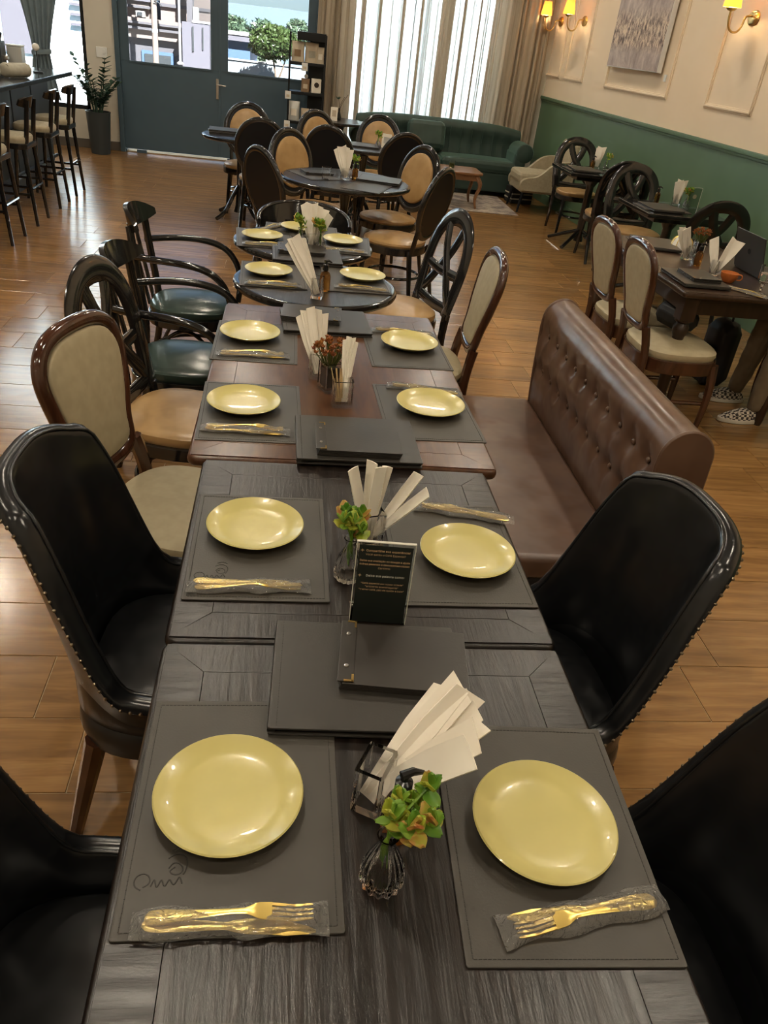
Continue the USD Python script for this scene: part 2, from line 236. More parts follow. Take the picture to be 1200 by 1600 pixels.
def slab(poly, z0, z1, b=0.003, steps=3):
    """flat piece with rounded upper and lower edges"""
    def ring(inset, z):
        p = poly.buffer(-inset) if inset > 0 else poly
        c = np.array(p.exterior.coords)[:-1]; return c, z
    L = [(b * (1 - math.sin(t)), z0 + b * (1 - math.cos(t))) for t in np.linspace(0, math.pi / 2, steps)] + [(b * (1 - math.cos(t)), z1 - b * (1 - math.sin(t))) for t in np.linspace(0, math.pi / 2, steps)]
    base = np.array(poly.exterior.coords)[:-1]; n = len(base)
    nx = np.roll(base, -1, 0) - np.roll(base, 1, 0); nx /= np.linalg.norm(nx, axis=1, keepdims=True); nrm = np.stack([nx[:, 1], -nx[:, 0]], 1)
    if not poly.exterior.is_ccw: nrm = -nrm
    V = np.vstack([np.c_[base - nrm * i, np.full(n, z)] for i, z in L])
    F = []
    for i in range(len(L) - 1):
        for k in range(n):
            q = (i * n + k, i * n + (k + 1) % n, (i + 1) * n + (k + 1) % n, (i + 1) * n + k); F.append(q if poly.exterior.is_ccw else q[::-1])
    F = quads(F)
    from shapely.geometry import Polygon
    for lv, flip in ((0, True), (len(L) - 1, False)):
        vv, ff = trimesh.creation.triangulate_polygon(Polygon(V[lv * n:(lv + 1) * n, :2]), engine='earcut')
        if len(vv) == n or len(vv) == n + 1:
            from scipy.spatial import cKDTree
            idx = cKDTree(V[lv * n:(lv + 1) * n, :2]).query(vv)[1] + lv * n; ff = idx[ff]
            a = V[ff[0][1]] - V[ff[0][0]]; c = V[ff[0][2]] - V[ff[0][0]]
            upw = (a[0] * c[1] - a[1] * c[0]) > 0
            F = np.vstack([F, ff[:, ::-1] if upw == flip else ff])
    return tm(V, F)
def pad(poly_fn, z0, z1, bulge=0.03, n=40, rings=6):
    """upholstered seat: outline poly_fn(angle)->(x, y), domed top, rounded side"""
    a = np.linspace(0, 2 * np.pi, n, endpoint=False); o = np.array([poly_fn(t) for t in a]); c = o.mean(0); V = []; prof = [(0.90, z0), (0.97, z0 + 0.005), (1.0, z0 + (z1 - z0) * 0.45), (0.985, z0 + (z1 - z0) * 0.8), (0.93, z1)]
    prof += [(0.93 * (1 - i / rings), z1 + bulge * (1 - (1 - i / rings) ** 2)) for i in range(1, rings)]
    for s, z in prof: V.append(np.c_[c + (o - c) * s, np.full(n, z)])
    V = np.vstack(V + [[[c[0], c[1], z1 + bulge]], [[c[0], c[1], z0]]]); N = len(prof)
    F = [(i * n + k, i * n + (k + 1) % n, (i + 1) * n + (k + 1) % n, (i + 1) * n + k) for i in range(N - 1) for k in range(n)]
    F = np.vstack([quads(F), [((N - 1) * n + k, (N - 1) * n + (k + 1) % n, len(V) - 2) for k in range(n)], [((k + 1) % n, k, len(V) - 1) for k in range(n)]])
    return tm(V, F)
def superell(a, b, e=2.6, cx=0, cy=0):
    return lambda t: (cx + a * math.copysign(abs(math.cos(t)) ** (2 / e), math.cos(t)), cy + b * math.copysign(abs(math.sin(t)) ** (2 / e), math.sin(t)))
def sheet(P, th=0.0):
    """grid of points (nu, nv, 3) as a surface, given a thickness when th > 0"""
    P = np.asarray(P, float); nu, nv = P.shape[:2]; idx = np.arange(nu * nv).reshape(nu, nv)
    F = np.stack([idx[:-1, :-1], idx[1:, :-1], idx[1:, 1:], idx[:-1, 1:]], -1).reshape(-1, 4)
    if not th: return tm(P.reshape(-1, 3), quads(F))
    du = np.gradient(P, axis=0); dv = np.gradient(P, axis=1); N = np.cross(du, dv); N /= np.maximum(np.linalg.norm(N, axis=2, keepdims=True), 1e-9)
    A, B = (P + N * th / 2).reshape(-1, 3), (P - N * th / 2).reshape(-1, 3); k = nu * nv
    rim = list(idx[:, 0]) + list(idx[-1, 1:]) + list(idx[-2::-1, -1]) + list(idx[0, -2:0:-1]); R = [(rim[(i + 1) % len(rim)], rim[i], rim[i] + k, rim[(i + 1) % len(rim)] + k) for i in range(len(rim))]
    return tm(np.vstack([A, B]), quads(np.vstack([F, F[:, ::-1] + k, np.array(R)[:, ::-1]])))
def hull_chain(joints, bones, refine=0.02, taubin=12):
    """continuous body: hulls of spheres at joint pairs, united, refined and smoothed"""
    S = lambda j: m3.Manifold.sphere(joints[j][1], 16).translate(tuple(joints[j][0]))
    M = m3.Manifold.batch_boolean([m3.Manifold.batch_hull([S(a) for a in b]) for b in bones], m3.OpType.Add).refine_to_length(refine)
    me = M.to_mesh(); t = trimesh.Trimesh(me.vert_properties[:, :3], me.tri_verts, process=True); trimesh.smoothing.filter_taubin(t, iterations=taubin); return t

# ------------------------------------------------------------------ scene helpers
USED = {}
def numbered(parent, name):
    k = (parent, name); USED[k] = USED.get(k, -1) + 1; return name if USED[k] == 0 else f'{name}_{USED[k]:03d}'
def setd(p, label=None, cat=None, group=None, kind=None):
    for k, v in (('label', label), ('category', cat), ('group', group), ('kind', kind)):
        if v: p.SetCustomDataByKey(k, v)
def thing(name, label, cat, loc=(0, 0, 0), rz=0, group=None, kind=None):
    x = UsdGeom.Xform.Define(stage, '/World/' + numbered('/World', name)); x.AddTranslateOp().Set(Gf.Vec3d(*map(float, loc))); x.AddRotateZOp().Set(float(rz))
    setd(x.GetPrim(), label, cat, group, kind); return x.GetPrim()
def part(name, mesh, m, parent, smooth=35, label=None, kind=None):
    pp = str(parent.GetPath()); o = usdkit.mesh(stage, pp + '/' + numbered(pp, name), mesh, LK[m], smooth).GetPrim(); setd(o, label, None, None, kind); return o
def obj(name, mesh, m, label, cat, loc=(0, 0, 0), rz=0, group=None, kind=None, smooth=35):
    o = usdkit.mesh(stage, '/World/' + numbered('/World', name), mesh, LK[m], smooth); o.AddTranslateOp().Set(Gf.Vec3d(*map(float, loc))); o.AddRotateZOp().Set(float(rz)); setd(o.GetPrim(), label, cat, group, kind); return o.GetPrim()
def struct(name, mesh, m, smooth=False, loc=(0, 0, 0), rz=0):
    o = usdkit.mesh(stage, '/World/' + numbered('/World', name), mesh, LK[m], smooth); o.AddTranslateOp().Set(Gf.Vec3d(*map(float, loc))); o.AddRotateZOp().Set(float(rz)); setd(o.GetPrim(), kind='structure'); return o.GetPrim()
def dup(src, loc, rz, label, group=None):
    name = src.GetName().rstrip('0123456789').rstrip('_')
    x = UsdGeom.Xform.Define(stage, '/World/' + numbered('/World', name)); p = x.GetPrim()
    p.GetReferences().AddInternalReference(src.GetPath()); x.ClearXformOpOrder()
    x.GetPrim().GetAttribute('xformOp:translate').Set(Gf.Vec3d(*map(float, loc))); x.GetPrim().GetAttribute('xformOp:rotateZ').Set(float(rz)); x.SetXformOpOrder([UsdGeom.XformOp(p.GetAttribute('xformOp:translate')), UsdGeom.XformOp(p.GetAttribute('xformOp:rotateZ'))])
    setd(p, label, src.GetCustomDataByKey('category'), group or src.GetCustomDataByKey('group')); p.SetInstanceable(True); return p
PROTO = {}
def place(key, make, loc, rz, label, group=None):
    """the first of a kind is built, the others reference it"""
    if key not in PROTO: PROTO[key] = make(label, loc, rz, group); return PROTO[key]
    return dup(PROTO[key], loc, rz, label, group)

# ------------------------------------------------------------------ the room
XL, YB, YF, CEIL = -5.6, -3.2, 10.8, 4.2
W0, WD, WN = np.array([3.22, 11.1]), np.array([0.0583, -0.9983]), np.array([-0.9983, -0.0583])   # right wall: line, direction towards the viewer, inward normal
WANG = math.degrees(math.atan2(WD[1], WD[0]))
def wp(s, n=0.0): return W0 + WD * s + WN * n
# floor of wood-look planks, 0.2545 x 1.026 m, each row shifted
ROW, PL = 0.2545, 1.026
floor = UsdGeom.Xform.Define(stage, '/World/floor').GetPrim(); setd(floor, kind='structure')
part('screed', box(((XL + 4.6) / 2, (YB + YF) / 2 + 0.2, -0.026), (4.6 - XL, YF - YB + 0.6, 0.046)), 'grout', floor, False)
plank0 = box((0, 0, -0.004), (PL - 0.0035, ROW - 0.0035, 0.008), 0.0012)
near, far = [], []
for r in range(-14, 42):
    y = 0.268 + ROW * (r + 0.5); ph = -0.667 if r % 2 == 0 else -0.815
    for k in range(-5, 6):
        x = ph + PL * (k + 0.5)
        if x + PL / 2 < XL or x - PL / 2 > 4.3 or y > YF + 0.15: continue
        d = np.array([x, y, 0]) - np.array(CAM); z = d @ fw; px, py = 600 + F_PX * (d @ rt) / max(z, 0.1), 800 - F_PX * (d @ up) / max(z, 0.1)
        vis = z > 0.3 and -320 < px < 1500 and -50 < py < 1750
        (near if vis and y < 6.9 else far).append((z, x, y))
near.sort(); far += near[295:]; near = near[:295]
for _, x, y in near: part('plank', mv(plank0, (x, y, 0)), 'floor_wood', floor, False)
part('plank_field', cat([mv(plank0, (x, y, 0)) for _, x, y in far]), 'floor_wood_far', floor, False, kind='stuff')

# far wall with a corner window, the double door and the curtained window
T0, T1 = YF, YF + 0.16
def wallbox(x0, x1, z0, z1): return box(((x0 + x1) / 2, (T0 + T1) / 2, (z0 + z1) / 2), (x1 - x0, T1 - T0, z1 - z0))
WX0, WX1, WZ0 = -4.75, -2.83, 0.46     # corner window opening
DX0, DX1, DZ1 = -2.47, 0.14, 3.90      # door opening
CX0, CX1, CZ0 = 0.42, 2.62, 0.14       # curtained window opening
TOPW = 3.90
struct('wall_far', cat(wallbox(XL, WX0, 0, CEIL), wallbox(WX0, WX1, 0, WZ0), wallbox(WX0, WX1, TOPW, CEIL), wallbox(WX1, DX0, 0, CEIL), wallbox(DX0, DX1, DZ1, CEIL), wallbox(DX1, CX0, 0, CEIL), wallbox(CX0, CX1, 0, CZ0), wallbox(CX0, CX1, TOPW, CEIL), wallbox(CX1, 3.6, 0, CEIL)), 'far_wall_paint')
struct('wall_left', box((XL - 0.08, (YB + YF) / 2, CEIL / 2), (0.16, YF - YB + 0.4, CEIL)), 'far_wall_paint')
struct('wall_back', box((-0.5, YB - 0.08, CEIL / 2), (10.6, 0.16, CEIL)), 'far_wall_paint')
struct('ceiling', box((-0.6, (YB + YF) / 2, CEIL + 0.06), (10.6, YF - YB + 0.6, 0.12)), 'ceiling_paint')
for x0, x1, side in ((XL, DX0, 'far_left'), (DX1, 3.2, 'far_right')): struct('baseboard_' + side, box(((x0 + x1) / 2, YF - 0.008, 0.055), (x1 - x0, 0.016, 0.11), 0.004), 'baseboard_paint')
# right wall: plaster above, green dado below, chair rail, picture-frame mouldings
SL = 14.6
def wallpiece(s0, s1, z0, z1, n0, n1, bev=0.0):
    c = wp((s0 + s1) / 2, (n0 + n1) / 2); return mv(box((0, 0, 0), (s1 - s0, n1 - n0, z1 - z0), bev), (*c, (z0 + z1) / 2), rz=WANG)
wr = UsdGeom.Xform.Define(stage, '/World/wall_right').GetPrim(); setd(wr, kind='structure')
part('plaster', wallpiece(-0.2, SL, 0, CEIL, -0.16, 0), 'wall_paint', wr, False); part('dado', wallpiece(-0.2, SL, 0, 1.215, 0, 0.006), 'green_paint', wr, False, label='green painted lower wall')
struct('trim_1', cat(wallpiece(0.02, SL, 1.212, 1.25, 0, 0.034, 0.006), wallpiece(0.02, SL, 1.19, 1.214, 0, 0.02, 0.005)), 'green_paint', 35)
struct('baseboard_right', wallpiece(0.02, SL, 0, 0.12, 0.004, 0.022, 0.004), 'green_paint', 35)
for i, (a, b) in enumerate(((0.20, 0.80), (0.97, 1.625), (2.33, 3.905), (4.65, 5.43), (6.05, 6.75), (7.2, 8.6))):
    t = UsdGeom.Xform.Define(stage, f'/World/trim_{i + 2}').GetPrim(); setd(t, kind='structure'); w = 0.042
    for s0, s1, z0, z1 in ((a, b, 1.485, 1.485 + w), (a, b, 3.6 - w, 3.6), (a, a + w, 1.485, 3.6), (b - w, b, 1.485, 3.6)):
        e = 0.012; ins = lambda v0, v1: (v0 + e, v1 - e)
        part('moulding', cat(wallpiece(s0, s1, z0, z1, 0, 0.011, 0.003), wallpiece(*ins(s0, s1), *ins(z0, z1), 0.008, 0.021, 0.004)), 'wall_paint', t)

# ---- windows and door
def window(n, x0, x1, z0, z1, mull):
    w = UsdGeom.Xform.Define(stage, f'/World/window_{n}').GetPrim(); setd(w, kind='structure'); ym = T0 + 0.07; f = 0.05
    for a, b, c, d in ((x0, x1, z0, z0 + f), (x0, x1, z1 - f, z1), (x0, x0 + f, z0, z1), (x1 - f, x1, z0, z1)): part('window_frame', box(((a + b) / 2, ym, (c + d) / 2), (b - a, 0.07, d - c), 0.004), 'black_metal', w)
    xs = np.linspace(x0 + f, x1 - f, mull + 2)
    for x in xs[1:-1]: part('mullion', box((x, ym, (z0 + z1) / 2), (0.05, 0.06, z1 - z0 - 2 * f)), 'black_metal', w, False)
    for a, b in zip(xs[:-1], xs[1:]): part('pane', box(((a + b) / 2, ym, (z0 + z1) / 2), (b - a, 0.006, z1 - z0 - 2 * f)), 'window_glass', w, False)
window(1, WX0, WX1, WZ0, TOPW, 0); window(2, CX0, CX1, CZ0, TOPW, 1)
d = UsdGeom.Xform.Define(stage, '/World/door_1').GetPrim(); setd(d, kind='structure')
for a, b, c, e in ((DX0, DX0 + 0.06, 0, DZ1), (DX1 - 0.06, DX1, 0, DZ1), (DX0, DX1, DZ1 - 0.06, DZ1)): part('door_frame', box(((a + b) / 2, T0 + 0.06, (c + e) / 2), (b - a, 0.2, e - c), 0.004), 'door_paint_veiled', d)
for a, b, pa, pb in ((DX0 + 0.06, -1.152, -2.30, -1.255), (-1.148, DX1 - 0.06, -1.05, -0.02)):
    yl = T0 + 0.02; z0, zw, z1 = 0.045, 1.09, 2.5; H = lambda x0, x1, c, e: box(((x0 + x1) / 2, yl, (c + e) / 2), (x1 - x0, 0.045, e - c), 0.003)
    leafp = part('door_leaf', cat(H(a, b, z0, zw), H(a, pa, zw, z1), H(pb, b, zw, z1), H(a, b, z1, 2.60)), 'door_paint_veiled', d)
    part('pane', box(((pa + pb) / 2, yl, (zw + z1) / 2), (pb - pa, 0.008, z1 - zw)), 'window_glass', leafp, False)
    for (u0, u1, v0, v1) in ((pa - 0.015, pa + 0.008, zw - 0.01, z1), (pb - 0.008, pb + 0.015, zw - 0.01, z1), (pa, pb, zw - 0.015, zw + 0.008)): part('glazing_bead', box(((u0 + u1) / 2, yl - 0.026, (v0 + v1) / 2), (u1 - u0, 0.012, v1 - v0), 0.002), 'door_paint_veiled', leafp)
part('transom_bar', box(((DX0 + DX1) / 2, T0 + 0.05, 2.65), (DX1 - DX0 - 0.12, 0.14, 0.09), 0.004), 'door_paint_veiled', d)
for x0, x1 in ((DX0 + 0.06, -1.18), (-1.12, DX1 - 0.06)): part('pane', box(((x0 + x1) / 2, T0 + 0.05, 3.265), (x1 - x0, 0.008, 1.14)), 'window_glass', d, False)
part('transom_mullion', box((-1.15, T0 + 0.05, 3.265), (0.06, 0.10, 1.14)), 'door_paint_veiled', d, False)
part('door_seal', cat(box((-2.2, T0 + 0.02, 0.018), (0.13, 0.03, 0.036)), box((-2.43, T0 + 0.02, 0.018), (0.07, 0.03, 0.036)), box((-0.5, T0 + 0.02, 0.018), (1.1, 0.03, 0.036))), 'door_paint_veiled', d, False)
part('astragal', box((-1.15, T0 - 0.006, 1.32), (0.03, 0.010, 2.53), 0.002), 'door_paint_veiled', d)
hd = part('door_handle', cat(box((-1.18, T0 - 0.012, 0.88), (0.035, 0.014, 0.24), 0.004), tube([(-1.18, T0 - 0.018, 0.93), (-1.18, T0 - 0.055, 0.93), (-1.12, T0 - 0.06, 0.93), (-1.07, T0 - 0.058, 0.925)], 0.009, 8)), 'steel', d, label='steel lever handle')
struct('trim_20', box((DX0 / 2 + DX1 / 2, T0 + 0.12, 0.006), (DX1 - DX0, 0.2, 0.012)), 'grout')

# ---- curtains
def folds(x0, x1, z0, z1, amp, waves, y, seed, nz=10, flare=1.0, nx=None, sharp=0.0):
    rg = np.random.default_rng(seed); nx = nx or int(waves * 14); u = np.linspace(0, 1, nx); z = np.linspace(z1, z0, nz); ph = rg.uniform(0, 6.28, 4)
    w = u + 0.25 / waves * np.sin(2 * np.pi * u * waves * 0.37 + ph[0]) + 0.2 / waves * np.sin(2 * np.pi * u * waves * 0.61 + ph[1])
    P = np.zeros((nx, nz, 3))
    for j, zz in enumerate(z):
        k = (z1 - zz) / (z1 - z0); a = amp * (0.55 + 0.45 * k)
        P[:, j, 0] = x0 + (x1 - x0) * u + 0.35 * a * np.sin(4 * np.pi * w * waves + ph[2]) + 0.006 * k * np.sin(9 * u + ph[3])
        P[:, j, 1] = y + a * np.sin(2 * np.pi * w * waves + 0.5 * k * math.sin(ph[3])) * (1 + 0.3 * np.sin(2 * np.pi * u * 3 + ph[1]))
        P[:, j, 2] = zz
    return sheet(P)
obj('sheer_curtain', folds(0.40, 2.37, 0.03, 4.05, 0.032, 34, YF - 0.075, 3), 'sheer_cloth', 'white translucent sheer curtain glowing with daylight behind the green sofa', 'curtain', smooth=True)
obj('linen_curtain', folds(0.10, 0.56, 0.03, 4.05, 0.035, 5, YF - 0.14, 4), 'linen_cloth', 'beige linen curtain bunched beside the dark door and the black shelf unit', 'curtain', smooth=True)
obj('linen_curtain', folds(2.36, 3.15, 0.03, 4.05, 0.038, 7, YF - 0.10, 5), 'linen_cloth', 'wide beige linen curtain hanging in the corner by the green wall', 'curtain', smooth=True)
for i, (a, b, w, lab) in enumerate(((1.66, 1.84, 4, 'widest beige linen curtain strip over the middle of the glowing sheer'), (1.40, 1.43, 1, 'thin beige curtain fold just left of the widest linen strip over the sheer'), (1.16, 1.205, 1, 'thin beige curtain fold over the sheer, second left of the widest linen strip'), (0.86, 0.90, 1, 'thin beige curtain fold over the left half of the sheer, third from the widest strip'), (0.64, 0.69, 1, 'thin beige curtain fold over the sheer nearest to the black shelf unit'), (1.95, 1.985, 1, 'thin beige curtain fold just right of the widest linen strip over the sheer'), (2.16, 2.185, 1, 'thin beige curtain fold over the sheer nearest to the corner drape'))):
    obj('linen_curtain', folds(a, b, 0.03, 4.05, 0.016, w, YF - 0.135, 10 + i, nx=18), 'linen_cloth', lab, 'curtain', smooth=True)
obj('curtain_rail', tube([(0.05, YF - 0.12, 4.07), (3.10, YF - 0.12, 4.07)], 0.014, 8), 'black_metal', 'dark curtain rail above the sheer and linen curtains', 'rail')
# the tied-back curtain in the corner window
tb = thing('tied_curtain', 'gray blue curtain gathered and tied in the bright left corner window', 'curtain', (-3.36, YF - 0.1, 0))
def tied(z): 
    k = abs(z - 1.08); return 0.105 + 0.16 * min(1.2, k / 0.75) ** 1.25
zz = np.linspace(3.85, 0.55, 40); u = np.linspace(-1, 1, 60); P = np.zeros((60, 40, 3))
for j, z in enumerate(zz):
    w = tied(z); P[:, j, 0] = u * w + 0.03 * (z - 1.08); P[:, j, 1] = 0.030 * np.sin(u * 17) * (0.4 + w); P[:, j, 2] = z
part('cloth', sheet(P, 0.004), 'blue_gray_curtain', tb, True); part('tie_band', tube([(0.115 * math.cos(a), 0.045 * math.sin(a), 1.08 + 0.015 * math.cos(a)) for a in np.linspace(0, 2 * np.pi, 20, endpoint=False)], 0.008, 6, r2=0.03, upv=(0, 0, 1), closed=True), 'blue_gray_curtain', tb)

# ---- ceiling lamps
LAMPS = [(x, y) for y in (-1.8, 0.95, 3.5, 6.5, 9.3) for x in (-3.4, -0.72, 2.0)]
def mk_lamp(lab, loc, rz, g):
    t = thing('ceiling_lamp', lab, 'lamp', loc, rz, g)
    part('rim', lathe([(0.10, 0.0), (0.135, 0.0), (0.14, -0.008), (0.13, -0.016), (0.105, -0.012), (0.10, 0.0)], 24), 'white_plastic', t); part('diffuser', lathe([(0, -0.006), (0.102, -0.006), (0.102, -0.002), (0, -0.002)], 24), 'lamp_glow', t, False); return t
for x, y in LAMPS: place('lamp', mk_lamp, (x, y, CEIL), 0, 'round recessed ceiling lamp with white rim glowing warm', 'recessed ceiling lamps')
# ---- wall lamps
def mk_sconce(lab, loc, rz, g):       # local +x comes out of the wall
    t = thing('wall_lamp', lab, 'lamp', loc, rz, g)
    part('backplate', mv(lathe([(0, 0), (0.052, 0), (0.055, 0.006), (0.045, 0.016), (0.02, 0.022), (0, 0.024)], 24, squash=lambda a, z: 1.0 + 0.55 * np.abs(np.sin(a)) ** 2), ry=90), 'brass', t)
    part('arm', tube(spline([(0.02, 0, 0.01), (0.075, 0, 0.0), (0.09, 0, -0.06), (0.135, 0, -0.115), (0.19, 0, -0.10), (0.22, 0, -0.03), (0.222, 0, 0.035)], 26), 0.0085, 8), 'brass', t)
    part('cup', lathe([(0, 0.02), (0.03, 0.03), (0.045, 0.045), (0.02, 0.05), (0, 0.05)], 20, (0.222, 0, 0)), 'brass', t)
    s = part('shade', tm(*(lambda m: (m.vertices, m.faces))(lathe([(0.072, 0.05), (0.048, 0.20), (0.045, 0.20), (0.069, 0.05), (0.072, 0.05)], 28, (0.222, 0, 0)))), 'shade_cloth', t, True, label='glowing cream cone shade')
    part('bulb', lathe([(0, 0.06), (0.015, 0.065), (0.02, 0.09), (0.012, 0.115), (0, 0.12)], 14, (0.222, 0, 0)), 'bulb_glow', s, True); return t
for s, z, lab in ((5.04, 2.17, 'brass wall lamp with glowing cream shade, right of the painting'), (1.30, 2.13, 'brass wall lamp with glowing shade, the one just left of the painting'), (0.47, 2.12, 'brass wall lamp with orange glowing shade closest to the beige corner curtain')):
    place('sconce', mk_sconce, (*wp(s, 0.001), z), WANG - 90, lab, 'brass wall lamps')
# ---- painting and its tag
pt = thing('painting', 'gray and mauve abstract city painting on canvas hung inside a wall moulding', 'painting', (*wp(3.07, 0.05), 0), WANG)
part('canvas', box((0, -0.0, 2.27), (1.27, 0.05, 1.14), 0.004), 'white_plastic', pt); 
pc = part('painted_face', mv(box((0, 0, 0.56), (1.25, 0.004, 1.12)), (0, -0.0265, 1.71)), 'painted_canvas', pt, False)
tg = obj('price_tag', box((0, 0, 0), (0.05, 0.006, 0.06), 0.001), 'white_plastic', 'tiny white tag on the wall below the corner of the painting', 'tag', (*wp(3.765, 0.004), 1.665), WANG)
sw = thing('switch_plate', 'white switch plate on the pale wall left of the dark door', 'switch', (-2.64, YF - 0.006, 1.15))
part('plate', box((0, 0, 0), (0.135, 0.012, 0.12), 0.004), 'white_plastic', sw); part('rocker', box((0.03, -0.008, 0.01), (0.03, 0.008, 0.05), 0.002), 'white_plastic', sw)
obj('wall_outlet', box((0, 0, 0), (0.08, 0.012, 0.12), 0.004), 'white_plastic', 'white outlet plate low on the pale wall behind the last bar stool', 'outlet', (-2.78, YF - 0.006, 0.33))

# ------------------------------------------------------------------ chairs (local +x is the way the sitter faces)
def leg(p0, p1, r0_, r1_, n=8, mid=None):
    pts = [p0, p1] if mid is None else spline([p0, mid, p1], 9); N = len(pts); return tube(pts, np.linspace(r0_, r1_, N), n)
def mk_wing(lab, loc, rz, g):
    t = thing('wing_chair', lab, 'chair', loc, rz, g); nt = 57; tt = np.linspace(-1, 1, nt)
    def top(a):
        a = abs(a); k = np.clip((a - 0.33) / 0.32, 0, 1); k = k * k * (3 - 2 * k); e = np.clip((a - 0.55) / 0.45, 0, 1)
        return 0.94 - 0.03 * min(1, a / 0.3) ** 2 - 0.385 * k - 0.04 * e
    def plan(a, off, k):              # superellipse round the seat; k: 0 at the seat, 1 at the top edge
        th = a * math.radians(122); A, B = 0.245 + off, 0.225 + off; x = -A * math.copysign(abs(math.cos(th)) ** 0.72, math.cos(th)); y = B * math.copysign(abs(math.sin(th)) ** 0.72, math.sin(th))
        b = max(0.0, math.cos(th)); return np.array([x - (0.055 * k + 0.02 * k * k) * b, y * (1 + 0.05 * k * (1 - abs(a))) + 0.0, 0])
    rows, nails, welt = [], [], []
    for a in tt:
        zt = top(a); h = zt - 0.40; R = []
        for s in np.linspace(0, 1, 9): k = s * h / 0.58; R.append(plan(a, 0.0 - 0.012 * math.sin(math.pi * s), k) + (0, 0, 0.40 + h * s))
        k1 = h / 0.58; th_ = 0.022
        for q in np.linspace(0.15, 1, 7): ang = math.pi * q; R.append(plan(a, th_ - th_ * math.cos(ang), k1) + (0, 0, zt + 0.024 * math.sin(ang)))
        for s in (0.985, 0.93, 0.8, 0.6, 0.4, 0.2, 0.0): k = s * h / 0.58; R.append(plan(a, 2 * th_ - 0.006 - 0.050 * (1 - s) ** 0.8, k) + (0, 0, 0.40 + h * s))
        R.append(plan(a, -0.004, 0) + (0, 0, 0.335)); R.append(plan(a, -0.03, 0) + (0, 0, 0.335)); rows.append(R)
        nails.append(plan(a, 2 * th_ + 0.000, k1) + (0, 0, zt + 0.002)); welt.append(plan(a, 0.006, k1) + (0, 0, zt + 0.018))
    P = np.array(rows); nt, ns = P.shape[:2]; idx = np.arange(nt * ns).reshape(nt, ns)
    F = [(idx[i, j], idx[i + 1, j], idx[i + 1, (j + 1) % ns], idx[i, (j + 1) % ns]) for i in range(nt - 1) for j in range(ns)]; V = P.reshape(-1, 3)
    c0, c1 = P[0].mean(0), P[-1].mean(0); V = np.vstack([V, c0, c1]); F = np.vstack([quads(F), [(idx[0, (j + 1) % ns], idx[0, j], len(V) - 2) for j in range(ns)], [(idx[-1, j], idx[-1, (j + 1) % ns], len(V) - 1) for j in range(ns)]])
    m = tm(V, F); trimesh.repair.fix_normals(m); bsh = part('back_shell', m, 'black_leather', t, 50)
    part('seat_rail', pad(superell(0.24, 0.23, 3.2, 0.0), 0.315, 0.405, 0.0), 'black_leather', t); part('seat_cushion', pad(superell(0.235, 0.21, 3.4, 0.02), 0.405, 0.465, 0.03), 'black_leather', t)
    part('welt', tube(spline(welt, 90), 0.0042, 6), 'black_leather', bsh, True)
    nails = spline(nails, 96); s = trimesh.creation.icosphere(1, 0.0042)
    part('nailhead_trim', cat([mv(s, p) for p in nails]), 'nail_brass', bsh, True, kind='stuff', label='row of small brass nailheads')
    for sx, sy_ in ((1, 1), (1, -1), (-1, 1), (-1, -1)):
        part('leg', leg((0.18 * sx, 0.175 * sy_, 0.33), (0.20 * sx if sx > 0 else -0.255, 0.185 * sy_, 0.0), 0.026, 0.016), 'walnut_frame', t)
    return t
def loop_frame(pts, w, d, n=72, closed=True):
    return tube(spline(pts, n, closed), w, 10, r2=d, closed=closed, upv=None)
def backplane(y, h, z0=0.47, x0=-0.205, tilt=13):   # a point of the leaning back, h above the seat
    return (x0 - math.tan(math.radians(tilt)) * h, y, z0 + h)
def band(path2, w, d, x0, tilt, n=60, closed=False, z0=0.47):
    """a flat bar of width w in the back plane, d thick, following (y, h) points"""
    p = spline(path2, n, closed); P = np.array([backplane(y, h, z0, x0, tilt) for y, h in p]); nrm = np.array([math.cos(math.radians(tilt)), 0, math.sin(math.radians(tilt))])
    return tube(P, w / 2, 10, r2=d / 2, upv=nrm, closed=closed)
def fillback(path2, x0, tilt, th, bulge, n=60, z0=0.47, closed=True, front=0.0):
    p = spline(path2, n, closed); c = p.mean(0); L = []
    for side in (1, -1):
        for s in (1.0, 0.97, 0.85, 0.6, 0.3): L.append((s, side, th / 2 * (0.6 if s == 1.0 else 1) + bulge * (1 - s * s) * (side > 0)))
    nrm = np.array([math.cos(math.radians(tilt)), 0, math.sin(math.radians(tilt))]); rings = []
    for s, side, off in L: rings.append(np.array([np.array(backplane(*(c + (q - c) * s), z0, x0, tilt)) + nrm * (side * off + front) for q in p]))
    V = np.vstack(rings + [[np.array(backplane(*c, z0, x0, tilt)) + nrm * (th / 2 + bulge + front)], [np.array(backplane(*c, z0, x0, tilt)) - nrm * (th / 2 - front)]]); F = []
    def strip(a, b, flip):
        for k in range(n):
            q = (a * n + k, a * n + (k + 1) % n, b * n + (k + 1) % n, b * n + k); F.append(q[::-1] if flip else q)
    for i in range(4): strip(i, i + 1, False); strip(5 + i, 6 + i, True)
    strip(0, 5, True); F = quads(F); F = np.vstack([F, [(4 * n + k, 4 * n + (k + 1) % n, len(V) - 2) for k in range(n)], [(9 * n + (k + 1) % n, 9 * n + k, len(V) - 1) for k in range(n)]])
    m = tm(V, F); trimesh.repair.fix_normals(m); return m
